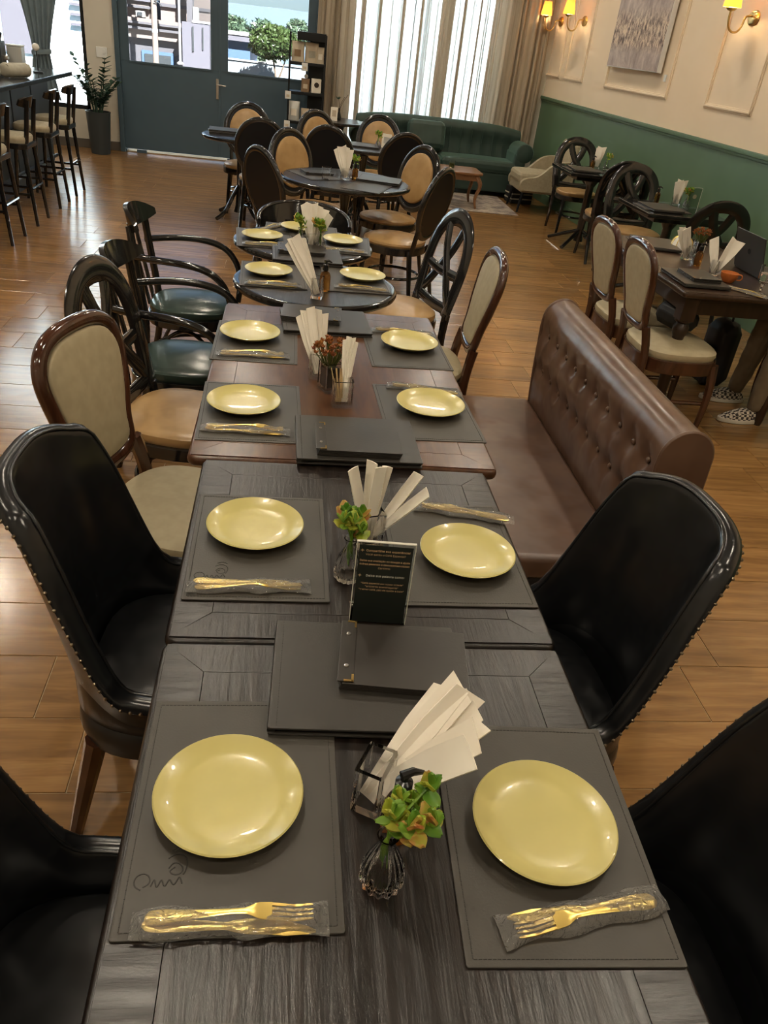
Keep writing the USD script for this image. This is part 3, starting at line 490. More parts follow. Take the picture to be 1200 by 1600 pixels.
def mk_upholstered(lab, loc, rz, g):
    t = thing('upholstered_chair', lab, 'chair', loc, rz, g); x0, tl = -0.205, 11
    half = [(0.10, 0.488), (0.160, 0.460), (0.190, 0.405), (0.186, 0.34), (0.160, 0.24), (0.136, 0.16), (0.128, 0.105), (0.08, 0.082)]; outl = [(0, 0.497)] + half + [(0, 0.078)] + [(-y, h) for y, h in half[::-1]]
    bf = part('back_frame', band(outl, 0.046, 0.038, x0, tl, 80, True), 'walnut_frame', t, 60)
    sc = lambda k: [(y * k, 0.285 + (h - 0.285) * k) for y, h in outl]
    part('back_pad', fillback(sc(0.90), x0, tl, 0.034, 0.012, 64), 'beige_fabric', bf, 50)
    part('seat', pad(superell(0.225, 0.235, 3.0, 0.02), 0.415, 0.465, 0.022, 48), 'beige_fabric', t)
    part('seat_frame', slab(sg.Polygon([superell(0.232, 0.242, 3.0, 0.02)(a) for a in np.linspace(0, 2 * np.pi, 48, endpoint=False)]), 0.345, 0.42, 0.006), 'walnut_frame', t)
    for s in (1, -1):
        part('leg', leg((0.205, 0.185 * s, 0.40), (0.215, 0.19 * s, 0), 0.027, 0.015, mid=(0.222, 0.196 * s, 0.25)), 'walnut_frame', t)
        part('leg', tube(spline([backplane(0.155 * s, 0.10, x0=x0, tilt=tl), (-0.205, 0.172 * s, 0.47), (-0.200, 0.185 * s, 0.33), (-0.275, 0.19 * s, 0.0)], 14), np.linspace(0.024, 0.016, 14), 8), 'walnut_frame', t)
    part('stretcher', tube([(0.21, 0.18, 0.17), (-0.22, 0.18, 0.17)], 0.012, 8), 'walnut_frame', t); part('stretcher', tube([(0.21, -0.18, 0.17), (-0.22, -0.18, 0.17)], 0.012, 8), 'walnut_frame', t); part('stretcher', tube([(0.0, 0.18, 0.17), (0.0, -0.18, 0.17)], 0.012, 8), 'walnut_frame', t)
    return t
def mk_cross(lab, loc, rz, g):
    t = thing('cross_back_chair', lab, 'chair', loc, rz, g); x0, tl = -0.205, 13
    arch = [(-0.190, -0.02), (-0.205, 0.12), (-0.208, 0.25), (-0.168, 0.385), (-0.085, 0.452), (0, 0.468), (0.085, 0.452), (0.168, 0.385), (0.208, 0.25), (0.205, 0.12), (0.190, -0.02)]
    part('back_arch', band(arch, 0.095, 0.028, x0, tl, 60), 'black_lacquer', t, 60)
    for s in (1, -1):
        part('cross_bar', band([(0.19 * s, 0.03), (0.115 * s, 0.11), (0.03 * s, 0.22), (-0.045 * s, 0.33), (-0.085 * s, 0.44)], 0.070, 0.018, x0 + 0.003 * s, tl, 30), 'black_lacquer', t, 60)
    part('cross_rail', band([(-0.20, 0.195), (0, 0.185), (0.20, 0.195)], 0.055, 0.020, x0, tl, 20), 'black_lacquer', t, 60); part('cross_rail', band([(-0.19, 0.02), (0, 0.01), (0.19, 0.02)], 0.06, 0.022, x0, tl, 20), 'black_lacquer', t, 60)
    part('seat', pad(superell(0.215, 0.22, 2.7, 0.015), 0.415, 0.462, 0.02, 48), 'tan_leather', t)
    part('seat_frame', slab(sg.Polygon([superell(0.222, 0.228, 2.7, 0.015)(a) for a in np.linspace(0, 2 * np.pi, 48, endpoint=False)]), 0.37, 0.42, 0.006), 'black_lacquer', t)
    for s in (1, -1):
        part('leg', leg((0.17, 0.165 * s, 0.40), (0.205, 0.19 * s, 0), 0.021, 0.015), 'black_lacquer', t); part('leg', leg(backplane(0.205 * s, 0.0, x0=x0), (-0.27, 0.20 * s, 0), 0.024, 0.015, mid=(-0.195, 0.205 * s, 0.30)), 'black_lacquer', t)
    part('ring_stretcher', tube([(0.02 + 0.19 * math.cos(a), 0.175 * math.sin(a), 0.20) for a in np.linspace(0, 2 * np.pi, 36, endpoint=False)], 0.011, 8, closed=True), 'black_lacquer', t)
    return t
def mk_armchair(lab, loc, rz, g):
    t = thing('bentwood_armchair', lab, 'chair', loc, rz, g); x0, tl = -0.20, 12
    # crest rail: a curved board with pointed ends
    n, V = 25, []
    u = np.linspace(-1, 1, n); P = np.zeros((n, 9, 3))
    for i, a in enumerate(u):
        hh = 0.055 * (1 - 0.75 * abs(a) ** 3) ; zc = 0.385 - 0.012 * a * a; bx = 0.075 * a * a
        for j, q in enumerate(np.linspace(-1, 1, 9)): b = backplane(0.215 * a, zc + hh * q, x0=x0, tilt=tl); P[i, j] = (b[0] + bx, b[1], b[2])
    part('crest_rail', sheet(P, 0.020), 'black_lacquer', t, 60)
    for s in (1, -1):
        part('leg', tube(spline([np.array(backplane(0.165 * s, 0.37, x0=x0, tilt=tl)) + (0.03, 0, 0), backplane(0.180 * s, 0.12, x0=x0 + .01, tilt=tl), (-0.19, 0.185 * s, 0.36), (-0.25, 0.20 * s, 0)], 20), 0.019, 8), 'black_lacquer', t, 60)
        part('back_slat', tube([np.array(backplane(0.055 * s, 0.36, x0=x0, tilt=tl)), backplane(0.05 * s, -0.03, x0=x0, tilt=tl)], 0.019, 8, r2=0.009, upv=(1, 0, 0)), 'black_lacquer', t)
        part('arm', tube(spline([np.array(backplane(0.175 * s, 0.235, x0=x0, tilt=tl)), (-0.12, 0.235 * s, 0.71), (0.04, 0.26 * s, 0.705), (0.16, 0.262 * s, 0.665), (0.225, 0.25 * s, 0.57), (0.232, 0.235 * s, 0.45), (0.225, 0.225 * s, 0.40)], 30), 0.0165, 10), 'black_lacquer', t, 60)
        part('leg', leg((0.175, 0.165 * s, 0.40), (0.20, 0.185 * s, 0), 0.021, 0.015), 'black_lacquer', t)
        part('seat_brace', tube(spline([(-0.19, 0.175 * s, 0.12), (-0.10, 0.165 * s, 0.29), (0.0, 0.16 * s, 0.345), (0.09, 0.16 * s, 0.29), (0.18, 0.172 * s, 0.12)], 20), 0.010, 8), 'black_lacquer', t, 60)
    part('seat', pad(superell(0.215, 0.215, 2.7, 0.02), 0.415, 0.462, 0.024, 48), 'green_leather', t)
    part('seat_frame', slab(sg.Polygon([superell(0.222, 0.222, 2.7, 0.02)(a) for a in np.linspace(0, 2 * np.pi, 48, endpoint=False)]), 0.365, 0.42, 0.006), 'black_lacquer', t)
    part('ring_stretcher', tube([(0.01 + 0.18 * math.cos(a), 0.17 * math.sin(a), 0.21) for a in np.linspace(0, 2 * np.pi, 36, endpoint=False)], 0.010, 8, closed=True), 'black_lacquer', t)
    return t
def mk_tub(lab, loc, rz, g):
    t = thing('tub_armchair', lab, 'chair', loc, rz, g)
    P = np.zeros((33, 9, 3)); rim = []
    for i, a in enumerate(np.linspace(-1, 1, 33)):
        th = a * math.radians(100); hh = 0.085 * (1 - 0.55 * abs(a) ** 2.2); zc = 0.715 - 0.02 * a * a; c = np.array((-0.02 - 0.25 * math.cos(th), 0.27 * math.sin(th), zc))
        for j, q in enumerate(np.linspace(-1, 1, 9)): P[i, j] = c + (-0.03 * q * max(0, math.cos(th)), 0, hh * q)
        rim.append(P[i, 8])
    part('back_board', sheet(P, 0.022), 'black_lacquer', t, 60); part('rim', tube(rim, 0.013, 8), 'black_lacquer', t, 60)
    for s in (1, -1):
        part('arm', tube(spline([(0.02, 0.268 * s, 0.70), (0.12, 0.268 * s, 0.68), (0.20, 0.26 * s, 0.60), (0.215, 0.24 * s, 0.43)], 18), 0.017, 8), 'black_lacquer', t, 60)
        part('back_post', tube([(-0.235, 0.10 * s, 0.70), (-0.20, 0.10 * s, 0.40)], 0.016, 8), 'black_lacquer', t)
        part('leg', leg((0.175, 0.165 * s, 0.40), (0.20, 0.185 * s, 0), 0.021, 0.015), 'black_lacquer', t); part('leg', leg((-0.18, 0.16 * s, 0.40), (-0.24, 0.18 * s, 0), 0.021, 0.015), 'black_lacquer', t)
    part('seat', pad(superell(0.215, 0.215, 2.7, 0.02), 0.415, 0.462, 0.024, 48), 'tan_leather', t)
    part('seat_frame', slab(sg.Polygon([superell(0.222, 0.222, 2.7, 0.02)(a) for a in np.linspace(0, 2 * np.pi, 48, endpoint=False)]), 0.365, 0.42, 0.006), 'black_lacquer', t)
    return t
def mk_oval(lab, loc, rz, g):
    t = thing('oval_back_chair', lab, 'chair', loc, rz, g); x0, tl = -0.215, 13
    ov = lambda k: [(0.225 * k * math.cos(a), 0.272 + 0.245 * k * math.sin(a)) for a in np.linspace(0, 2 * np.pi, 16, endpoint=False)]
    bs_ = part('back_shell', fillback(ov(1.0), x0, tl, 0.03, -0.010, 56), 'black_satin', t, 50)
    part('back_frame', band(ov(0.97), 0.050, 0.040, x0, tl, 64, True), 'black_lacquer', t, 60)
    part('back_pad', fillback(ov(0.79), x0, tl, 0.03, 0.014, 48, front=0.014), 'tan_leather', bs_, 50)
    part('seat', pad(superell(0.225, 0.225, 2.3, 0.015), 0.425, 0.465, 0.026, 48), 'tan_leather', t)
    part('seat_frame', slab(sg.Polygon([superell(0.232, 0.232, 2.3, 0.015)(a) for a in np.linspace(0, 2 * np.pi, 48, endpoint=False)]), 0.375, 0.43, 0.006), 'black_lacquer', t)
    for s in (1, -1):
        part('stile', tube([backplane(0.165 * s, 0.15, x0=x0 - 0.004, tilt=tl), (-0.205, 0.155 * s, 0.40)], 0.018, 8), 'black_lacquer', t)
        part('leg', leg((0.17, 0.16 * s, 0.40), (0.20, 0.19 * s, 0), 0.020, 0.014), 'black_lacquer', t); part('leg', leg((-0.19, 0.155 * s, 0.42), (-0.255, 0.19 * s, 0), 0.021, 0.014), 'black_lacquer', t)
    part('ring_stretcher', tube([(0.0 + 0.195 * math.cos(a), 0.18 * math.sin(a), 0.20) for a in np.linspace(0, 2 * np.pi, 36, endpoint=False)], 0.011, 8, closed=True), 'black_lacquer', t)
    return t
def mk_stool(lab, loc, rz, g):
    t = thing('bar_stool', lab, 'stool', loc, rz, g)
    part('seat', pad(superell(0.175, 0.18, 3.2), 0.645, 0.70, 0.016, 36), 'cream_fabric', t); part('seat_frame', slab(rr(0, 0, 0.36, 0.37, 0.06), 0.605, 0.65, 0.006), 'black_lacquer', t)
    for s in (1, -1):
        part('leg', leg((0.14, 0.14 * s, 0.61), (0.18, 0.17 * s, 0), 0.019, 0.014, 6), 'black_lacquer', t); part('leg', leg((-0.15, 0.14 * s, 0.62), (-0.20, 0.17 * s, 0), 0.019, 0.014, 6), 'black_lacquer', t)
        part('back_post', tube([(-0.16, 0.10 * s, 0.62), (-0.205, 0.10 * s, 0.97)], 0.013, 6, r2=0.02, upv=(1, 0, 0)), 'black_lacquer', t)
        part('stretcher', tube([(0.165, 0.155 * s, 0.25), (-0.18, 0.155 * s, 0.25)], 0.011, 6), 'black_lacquer', t)
    part('footrest', tube([(0.166, 0.155, 0.22), (0.166, -0.155, 0.22)], 0.013, 6), 'steel', t, label='worn shiny footrest bar'); part('stretcher', tube([(-0.185, 0.155, 0.30), (-0.185, -0.155, 0.30)], 0.011, 6), 'black_lacquer', t)
    u = np.linspace(-1, 1, 15); P = np.array([[(-0.205 - 0.01 * q + 0.05 * a * a, 0.165 * a, 0.955 + 0.042 * q * (1 - 0.5 * abs(a) ** 3)) for q in np.linspace(-1, 1, 5)] for a in u])
    part('crest_rail', sheet(P, 0.018), 'black_lacquer', t, 60); return t

# main row of tables
place('wing', mk_wing, (-0.35, 0.315, 0), -3, 'black leather wing chair with brass nailheads on the left, beside the green succulent sign table', 'black leather wing chairs')
place('wing', mk_wing, (-0.385, -0.505, 0), -2, 'black leather wing chair cut off at the lower left corner of the photo')
place('wing', mk_wing, (0.435, 0.225, 0), 184, 'black leather wing chair with bluish sheen at the end of the tufted brown bench')
place('wing', mk_wing, (0.41, -0.47, 0), 180, 'black leather wing chair cut off at the lower right edge of the photo')
place('upholstered', mk_upholstered, (-0.46, 0.965, 0), -19, 'walnut framed chair with beige padded back, left side of the brown table', 'walnut framed beige chairs')
place('cross', mk_cross, (-0.535, 1.62, 0), -15, 'black cross back chair with tan seat left of the long brown table', 'black cross back chairs')
place('armchair', mk_armchair, (-0.60, 2.18, 0), -4, 'black bentwood armchair with green seat beside the far end of the brown table', 'black bentwood armchairs')
place('armchair', mk_armchair, (-0.655, 2.98, 0), -2, 'black bentwood armchair with green seat farther along, nearest the empty floor')
place('tub', mk_tub, (-0.07, 3.74, 0), -90, 'black low backed armchair facing the viewer at the far end of the small round tables')
place('upholstered', mk_upholstered, (0.47, 2.36, 0), 178, 'walnut framed chair with beige padded back, at the far end of the brown bench')
place('cross', mk_cross, (0.46, 3.17, 0), 196, 'black cross back chair with tan seat on the right of the first small round table')
# middle of the room
OC = 'black oval back chairs'
for x, y, rz, lab in ((-0.12, 5.00, 36, 'black oval back chair seen from behind at the left of the large round table'), (0.02, 5.82, -48, 'black oval chair with tan pad facing the viewer, far left of large table'), (0.66, 5.66, 215, 'black oval chair with bright tan pad facing the viewer, far right of large table'),
                      (0.64, 4.87, 146, 'black oval back chair with tan seat, seen from behind right of large table'), (0.26, 6.93, 72, 'black oval back chair seen from behind, just beyond the large round table'), (0.77, 7.0, 108, 'black oval back chair seen from behind in front of the green sofa'),
                      (0.22, 7.66, -62, 'black oval chair with tan pad in front of the black shelf unit'), (0.73, 7.88, -96, 'black oval chair with olive tan pad close to the left end of the green sofa'), (-0.62, 7.64, -88, 'black oval chair with tan pad in front of the dark door'), (-0.43, 6.96, 88, 'black oval back chair seen from behind at the left round table near the door')):
    place('oval', mk_oval, (x, y, 0), rz, lab, OC)
# along the green wall
place('cross', mk_cross, (3.06, 8.10, 0), -93, 'black cross back chair facing the viewer next to the beige armchair by the green wall')
place('cross', mk_cross, (3.0, 6.84, 0), 87, 'black cross back chair with tan seat between the black wall tables, seen from behind')
place('cross', mk_cross, (2.98, 6.08, 0), -92, 'black cross back chair facing the viewer behind the second black wall table')
place('cross', mk_cross, (3.0, 4.92, 0), 88, 'black cross back chair against the green wall behind the laptop table')
place('upholstered', mk_upholstered, (1.95, 3.43, 0), 2, 'walnut framed beige chair at the laptop table, the farther of the two')
place('upholstered', mk_upholstered, (1.96, 2.91, 0), 0, 'walnut framed beige chair at the laptop table, the nearer of the two')
place('upholstered', mk_upholstered, (2.98, 2.98, 0), 180, 'walnut framed chair on which the person with checkered shoes sits')
for i, (y, lab) in enumerate(((5.65, 'bar stool with beige seat nearest the viewer at the dark bar'), (6.36, 'bar stool with beige seat second from the viewer at the dark bar'), (7.12, 'bar stool with beige seat third from the viewer at the dark bar'), (7.76, 'bar stool with beige seat at the far end of the bar beside the potted plant'))):
    place('stool', mk_stool, (-2.52, y, 0), 180, lab, 'bar stools')

# ------------------------------------------------------------------ tables
TZ = 0.76
def mitred(cx, cy, w, d, bw, g=0.0003):
    x0, x1, y0, y1 = cx - w / 2, cx + w / 2, cy - d / 2, cy + d / 2; a, b = bw, bw; s = g
    return [sg.Polygon([(x0, y0), (x1, y0), (x1 - a, y0 + a), (x0 + a, y0 + a)]).buffer(-s), sg.Polygon([(x0, y1), (x0 + a, y1 - a), (x1 - a, y1 - a), (x1, y1)]).buffer(-s),
            sg.Polygon([(x0, y0), (x0 + a, y0 + a), (x0 + a, y1 - a), (x0, y1)]).buffer(-s), sg.Polygon([(x1, y0), (x1, y1), (x1 - a, y1 - a), (x1 - a, y0 + a)]).buffer(-s)], sg.box(x0 + a, y0 + a, x1 - a, y1 - a).buffer(-s)
def mk_board_table(name, lab, loc, w, d, wx, wy, bw, legs, rz=0, th=0.032):
    t = thing(name, lab, 'table', loc, rz); bs, mid = mitred(0, 0, w, d, bw)
    part('tabletop', slab(mid, TZ - th, TZ, 0.0007), wx, t)
    for i, b in enumerate(bs):
        part('border_board', slab(b, TZ - th, TZ, 0.0009), wx if i < 2 else wy, t)
    e = 0.012; ring = rr(0, 0, w + 2 * e, d + 2 * e, 0.018).difference(sg.box(-w / 2, -d / 2, w / 2, d / 2))
    pth = [(x, y, TZ - th / 2 - 0.001) for x, y in np.array(rr(0, 0, w + 0.002, d + 0.002, 0.014).exterior.coords)[:-1]]
    part('edge_moulding', tube(pth, 0.009, 10, r2=th / 2 - 0.001, upv=(0, 0, 1), closed=True), wx, t, 60)
    if legs == 'pedestal':
        part('pedestal', cat(box((0, 0, 0.38), (0.10, 0.10, 0.68), 0.006), box((0, 0, TZ - th - 0.02), (0.42, 0.42, 0.03), 0.004)), wx, t)
        for a in range(4): part('foot', mv(cat(box((0.16, 0, 0.05), (0.30, 0.07, 0.05), 0.008), box((0.29, 0, 0.014), (0.06, 0.06, 0.028), 0.004)), rz=45 + 90 * a), wx, t)
    else:
        part('apron', cat(*[box((0, sy_ * (d / 2 - 0.07), TZ - th - 0.05), (w - 0.2, 0.022, 0.10)) for sy_ in (1, -1)], *[box((sx * (w / 2 - 0.07), 0, TZ - th - 0.05), (0.022, d - 0.2, 0.10)) for sx in (1, -1)]), wx, t, False)
        prof = [(0, 0), (0.020, 0), (0.026, 0.03), (0.030, 0.20), (0.042, 0.42), (0.030, 0.44), (0.044, 0.455), (0.044, 0.465), (0.030, 0.475), (0.032, 0.50), (0.044, 0.53), (0.044, 0.55), (0.030, 0.575), (0.046, 0.585), (0.046, 0.595), (0, 0.595)]
        for sx in (1, -1):
            for sy_ in (1, -1): part('leg', cat(lathe(prof, 20, (sx * (w / 2 - 0.07), sy_ * (d / 2 - 0.07), 0)), box((sx * (w / 2 - 0.07), sy_ * (d / 2 - 0.07), 0.66), (0.085, 0.085, 0.135), 0.004)), wx, t)
    return t
mk_board_table('square_table', 'dark espresso wood table nearest the viewer, carrying two plates and the fluted succulent vase', (0.021, -0.536, 0), 0.735, 1.05, 'ebony_wood', 'ebony_wood_y', 0.072, 'pedestal')
mk_board_table('square_table', 'dark espresso wood table under the printed acrylic sign, second from the viewer', (0.021, 0.353, 0), 0.735, 0.688, 'ebony_wood', 'ebony_wood_y', 0.072, 'pedestal')
mk_board_table('dining_table', 'long reddish brown wood table with four place settings and rust flowers', (0.019, 1.366, 0.002), 0.815, 1.295, 'cherry_wood', 'cherry_wood_y', 0.078, 'turned')
mk_board_table('dining_table', 'brown wood table with turned legs carrying the laptop and the orange cup', (2.325, 3.49, 0), 0.80, 1.36, 'walnut_board', 'walnut_board', 0.078, 'turned')
def mk_round(lab, loc, rz, g, R=0.365):
    t = thing('round_table', lab, 'table', loc, rz, g)
    part('tabletop', lathe([(0, TZ - 0.004), (0, TZ), (R - 0.022, TZ)][1:] + [(R - 0.022, TZ), (R - 0.021, TZ - 0.0015)], 64), 'ebony_wood', t, 20)
    part('rim', lathe([(0, TZ - 0.034), (R - 0.012, TZ - 0.034), (R, TZ - 0.026), (R + 0.003, TZ - 0.016), (R, TZ - 0.005), (R - 0.010, TZ), (R - 0.020, TZ - 0.0005), (R - 0.021, TZ - 0.002), (0, TZ - 0.003)], 64), 'black_lacquer', t, 40)
    part('column', lathe([(0, 0.06), (0.06, 0.06), (0.045, 0.12), (0.032, 0.3), (0.032, 0.55), (0.05, 0.68), (0.12, 0.725), (0, 0.726)], 24), 'black_lacquer', t)
    for a in range(4): part('foot', mv(tube(spline([(0.02, 0, 0.30), (0.10, 0, 0.20), (0.20, 0, 0.07), (0.30, 0, 0.018)], 12), 0.020, 8, r2=0.018), rz=45 + 90 * a), 'black_lacquer', t)
    return t
place('round', mk_round, (-0.030, 2.420, 0), 0, 'small round black rimmed table directly beyond the brown table', 'small round tables')
place('round', mk_round, (-0.080, 3.170, 0), 0, 'small round black rimmed table with three plates, second beyond the brown table')
mk_round('large round black table set with mats and menus in the middle of the room', (0.26, 5.33, 0), 0, None, 0.50)
place('round', mk_round, (0.55, 7.42, 0), 0, 'small round black table in front of the left end of the green sofa')
place('round', mk_round, (-0.66, 7.26, 0), 0, 'round black table with stacked menus overhanging its edge near the dark door')
place('round', mk_round, (0.42, 9.78, 0), 0, 'round black table with bud vase beside the curtains, left of the sofa')
def mk_wall_table(lab, loc, rz, g):
    t = thing('wall_table', lab, 'table', loc, rz, g); part('tabletop', slab(rr(0, 0, 0.70, 0.70, 0.012), TZ - 0.03, TZ, 0.004), 'black_lacquer', t)
    part('apron', slab(rr(0, 0, 0.50, 0.50, 0.01), TZ - 0.075, TZ - 0.03, 0.002), 'black_lacquer', t); part('column', cat(lathe([(0, 0.05), (0.05, 0.05), (0.04, 0.12), (0.04, 0.6), (0.09, 0.685), (0, 0.685)], 20)), 'black_lacquer', t)
    for a in range(4): part('foot', mv(tube([(0.02, 0, 0.16), (0.36, 0, 0.020)], 0.022, 8, r2=0.018), rz=45 + 90 * a), 'black_lacquer', t)
    return t
place('walltable', mk_wall_table, (2.965, 7.43, 0), 0, 'square black table at the green wall, the farther one near the beige armchair', 'square black wall tables')
place('walltable', mk_wall_table, (3.00, 5.47, 0), 0, 'square black table at the green wall with white napkin block and small acrylic sign')

# ------------------------------------------------------------------ tufted bench
bn = thing('bench', 'brown leather bench with tall button tufted back beside the long table', 'bench', (0, 0, 0))
BY0, BY1 = 0.755, 1.99
part('seat', box((0.675, (BY0 + BY1) / 2, 0.405), (0.49, BY1 - BY0, 0.09), 0.022), 'brown_leather', bn); part('base', box((0.70, (BY0 + BY1) / 2, 0.185), (0.42, BY1 - BY0 - 0.03, 0.35), 0.006), 'black_satin', bn)
prof = [(0.932, 0.10), (0.930, 0.30), (0.922, 0.44), (0.914, 0.55), (0.908, 0.70), (0.905, 0.78)]
prof = np.vstack([spline(prof, 34), [(0.985 - 0.078 * math.cos(a), 0.805 + 0.085 * math.sin(a)) for a in np.linspace(0.08, math.pi, 22)], [(1.066, 0.70), (1.075, 0.5), (1.085, 0.10)]])
ys = np.linspace(BY0, BY1, 190); P = np.zeros((190, len(prof), 3)); nb = 10; by = np.linspace(BY0 + 0.085, BY1 - 0.075, nb); bz = (0.755, 0.605)
for j, (x, z) in enumerate(prof):
    for zb in bz: pass
    P[:, j] = np.c_[np.full(190, x), ys, np.full(190, z)]
Y, Z = P[..., 1], P[..., 2]; D = np.zeros_like(Y); front = (np.arange(len(prof)) < 40)[None, :] * 1.0
for zb in bz:
    for yb in by:
        q = np.hypot((Y - yb), (Z - zb) * 1.0); D += 0.019 * np.exp(-(q / 0.030) ** 2) + 0.0035 * np.exp(-(np.abs(Y - yb) / 0.012) ** 2) * np.exp(-((Z - zb) / 0.06) ** 2)
    D += 0.006 * np.exp(-((Z - zb) / 0.03) ** 2)
P[..., 0] += D * front; P[..., 0] -= 0.006 * np.exp(-((Z - 0.68) / 0.06) ** 2) * front
bkr = part('backrest', cat(sheet(P[:, ::-1]), ), 'brown_leather', bn, True)
poly = sg.Polygon([tuple(p) for p in prof]).buffer(0)
for y0, s in ((BY0, 1), (BY1, -1)):
    e = prism(poly, -0.006, 0.006); e.vertices = np.c_[e.vertices[:, 0], y0 + e.vertices[:, 2] * 1.0, e.vertices[:, 1]]; trimesh.repair.fix_normals(e); part('end_panel', e, 'brown_leather', bn, 30)
    part('piping', tube([(p[0], y0, p[1]) for p in prof], 0.006, 6), 'brown_leather', bkr, 60)
for zb in bz:
    for yb in by: part('button', mv(lathe([(0, -0.004), (0.009, -0.003), (0.0105, 0.0), (0.008, 0.004), (0, 0.0055)], 12), (float(np.interp(zb, prof[:40, 1], prof[:40, 0])) + 0.017, yb, zb), ry=-90), 'brown_leather', bkr, True)
for x in (0.52, 0.88):
    for y in (BY0 + 0.06, BY1 - 0.06): part('foot', lathe([(0, 0), (0.02, 0), (0.024, 0.014), (0, 0.014)], 12, (x, y, 0)), 'black_plastic', bn)

# ------------------------------------------------------------------ tableware
def mk_mat(lab, loc, rz, g):
    t = thing('placemat', lab, 'placemat', loc, rz, g); W, H = 0.292, 0.402
    mt = part('mat', slab(rr(0, 0, W, H, 0.004), 0, 0.0038, 0.0012), 'placemat_leather', t)
    st = []
    i = 0.010
    for n, a, b in ((44, (-W / 2 + i, -H / 2 + i), (W / 2 - i, -H / 2 + i)), (44, (-W / 2 + i, H / 2 - i), (W / 2 - i, H / 2 - i)), (62, (-W / 2 + i, -H / 2 + i), (-W / 2 + i, H / 2 - i)), (62, (W / 2 - i, -H / 2 + i), (W / 2 - i, H / 2 - i))):
        for k in range(n):
            p = np.array(a) + (np.array(b) - np.array(a)) * (k + 0.5) / n; hz = a[1] == b[1]; st.append(box((p[0], p[1], 0.0040), (0.0046 if hz else 0.0013, 0.0013 if hz else 0.0046, 0.0008)))
    part('stitching', cat(st), 'thread', mt, False, kind='stuff'); return t
def emblem(t):   # pressed-in swirl and script by the corner of the mat
    def rib(p, r=0.0011, n=40): return tube([(x, y, 0.0040) for x, y in spline(p, n)], r, 5, r2=0.0005, upv=(0, 0, 1))
    s = [rib([(-0.118, -0.135), (-0.127, -0.128), (-0.125, -0.115), (-0.113, -0.113), (-0.108, -0.124), (-0.116, -0.131)]), rib([(-0.106, -0.130), (-0.102, -0.121), (-0.098, -0.131), (-0.093, -0.121), (-0.088, -0.130), (-0.083, -0.121), (-0.077, -0.128), (-0.071, -0.118), (-0.066, -0.127)]),
         rib([(-0.086, -0.105), (-0.080, -0.097), (-0.070, -0.100), (-0.068, -0.110), (-0.076, -0.114), (-0.084, -0.109), (-0.078, -0.103)]), rib([(-0.088, -0.090), (-0.078, -0.084), (-0.066, -0.088), (-0.062, -0.100), (-0.066, -0.114)]), rib([(-0.084, -0.079), (-0.074, -0.075), (-0.064, -0.080)])]
    part('pressed_emblem', cat(s), 'thread', t, True, label='pressed swirl emblem')
MT = TZ + 0.0004
def mk_mat_emblem(lab, loc, rz, g):
    t = mk_mat(lab, loc, rz, g); emblem(t); return t
for x, y, rz, lab in ((-0.197, -0.357, 0.3, 'dark stitched leather placemat under the near left plate'), (0.252, -0.410, -2, 'dark stitched leather placemat under the near right plate'), (-0.194, 0.316, 0.5, 'dark leather placemat left of the acrylic sign'), (0.240, 0.316, 0.8, 'dark leather placemat right of the acrylic sign'),
                      (-0.247, 1.004, 1.5, 'dark leather placemat on the brown table, near left corner'), (0.285, 1.072, 2, 'dark leather placemat on the brown table beside the bench, near right'), (-0.258, 1.592, 0, 'dark leather placemat on the brown table, far left'), (0.283, 1.63, 2, 'dark leather placemat on the brown table, far right'),
                      (-0.222, 2.475, 2, 'dark leather placemat at the left of the first small round table'), (0.150, 2.50, 3, 'dark leather placemat at the right of the first small round table'), (-0.285, 3.16, 4, 'dark leather placemat at the left of the table with three plates'), (0.128, 3.175, -3, 'dark leather placemat at the right of the table with three plates'),
                      (-0.09, 3.41, 90, 'dark leather placemat under the half hidden farthest plate'), (0.02, 5.36, 28, 'dark leather placemat at the left of the large round table'), (0.40, 5.05, -20, 'dark leather placemat at the near right of the large round table'), (0.47, 5.52, 70, 'dark leather placemat at the far right of the large round table'),
                      (2.26, 3.95, 85, 'dark leather placemat at the far end of the laptop table'), (2.86, 7.42, 90, 'dark leather placemat on the far black wall table'), (2.89, 5.44, 90, 'dark leather placemat on the black wall table with the small sign')):
    place('mat_emblem' if 'near left plate' in lab or 'left of the acrylic' in lab else 'mat', mk_mat_emblem if 'near left plate' in lab or 'left of the acrylic' in lab else mk_mat, (x, y, MT), rz, lab, 'dark leather placemats')
PR = 0.1075
def mk_plate(lab, loc, rz, g):
    t = thing('dinner_plate', lab, 'plate', loc, rz, g)
    part('body', lathe([(0, 0.004), (0.055, 0.004), (0.060, 0.0), (0.064, 0.0), (0.068, 0.005), (0.090, 0.0105), (PR - 0.002, 0.0195), (PR, 0.0215), (PR - 0.002, 0.0232), (0.095, 0.0175), (0.082, 0.0125), (0.070, 0.0092), (0.045, 0.0078), (0, 0.0075)], 72), 'plate_glaze', t, 60)
    part('foot_ring', lathe([(0.056, 0.0045), (0.0565, -0.0008), (0.062, -0.0008), (0.0625, 0.0045)], 40), 'plate_glaze', t); return t
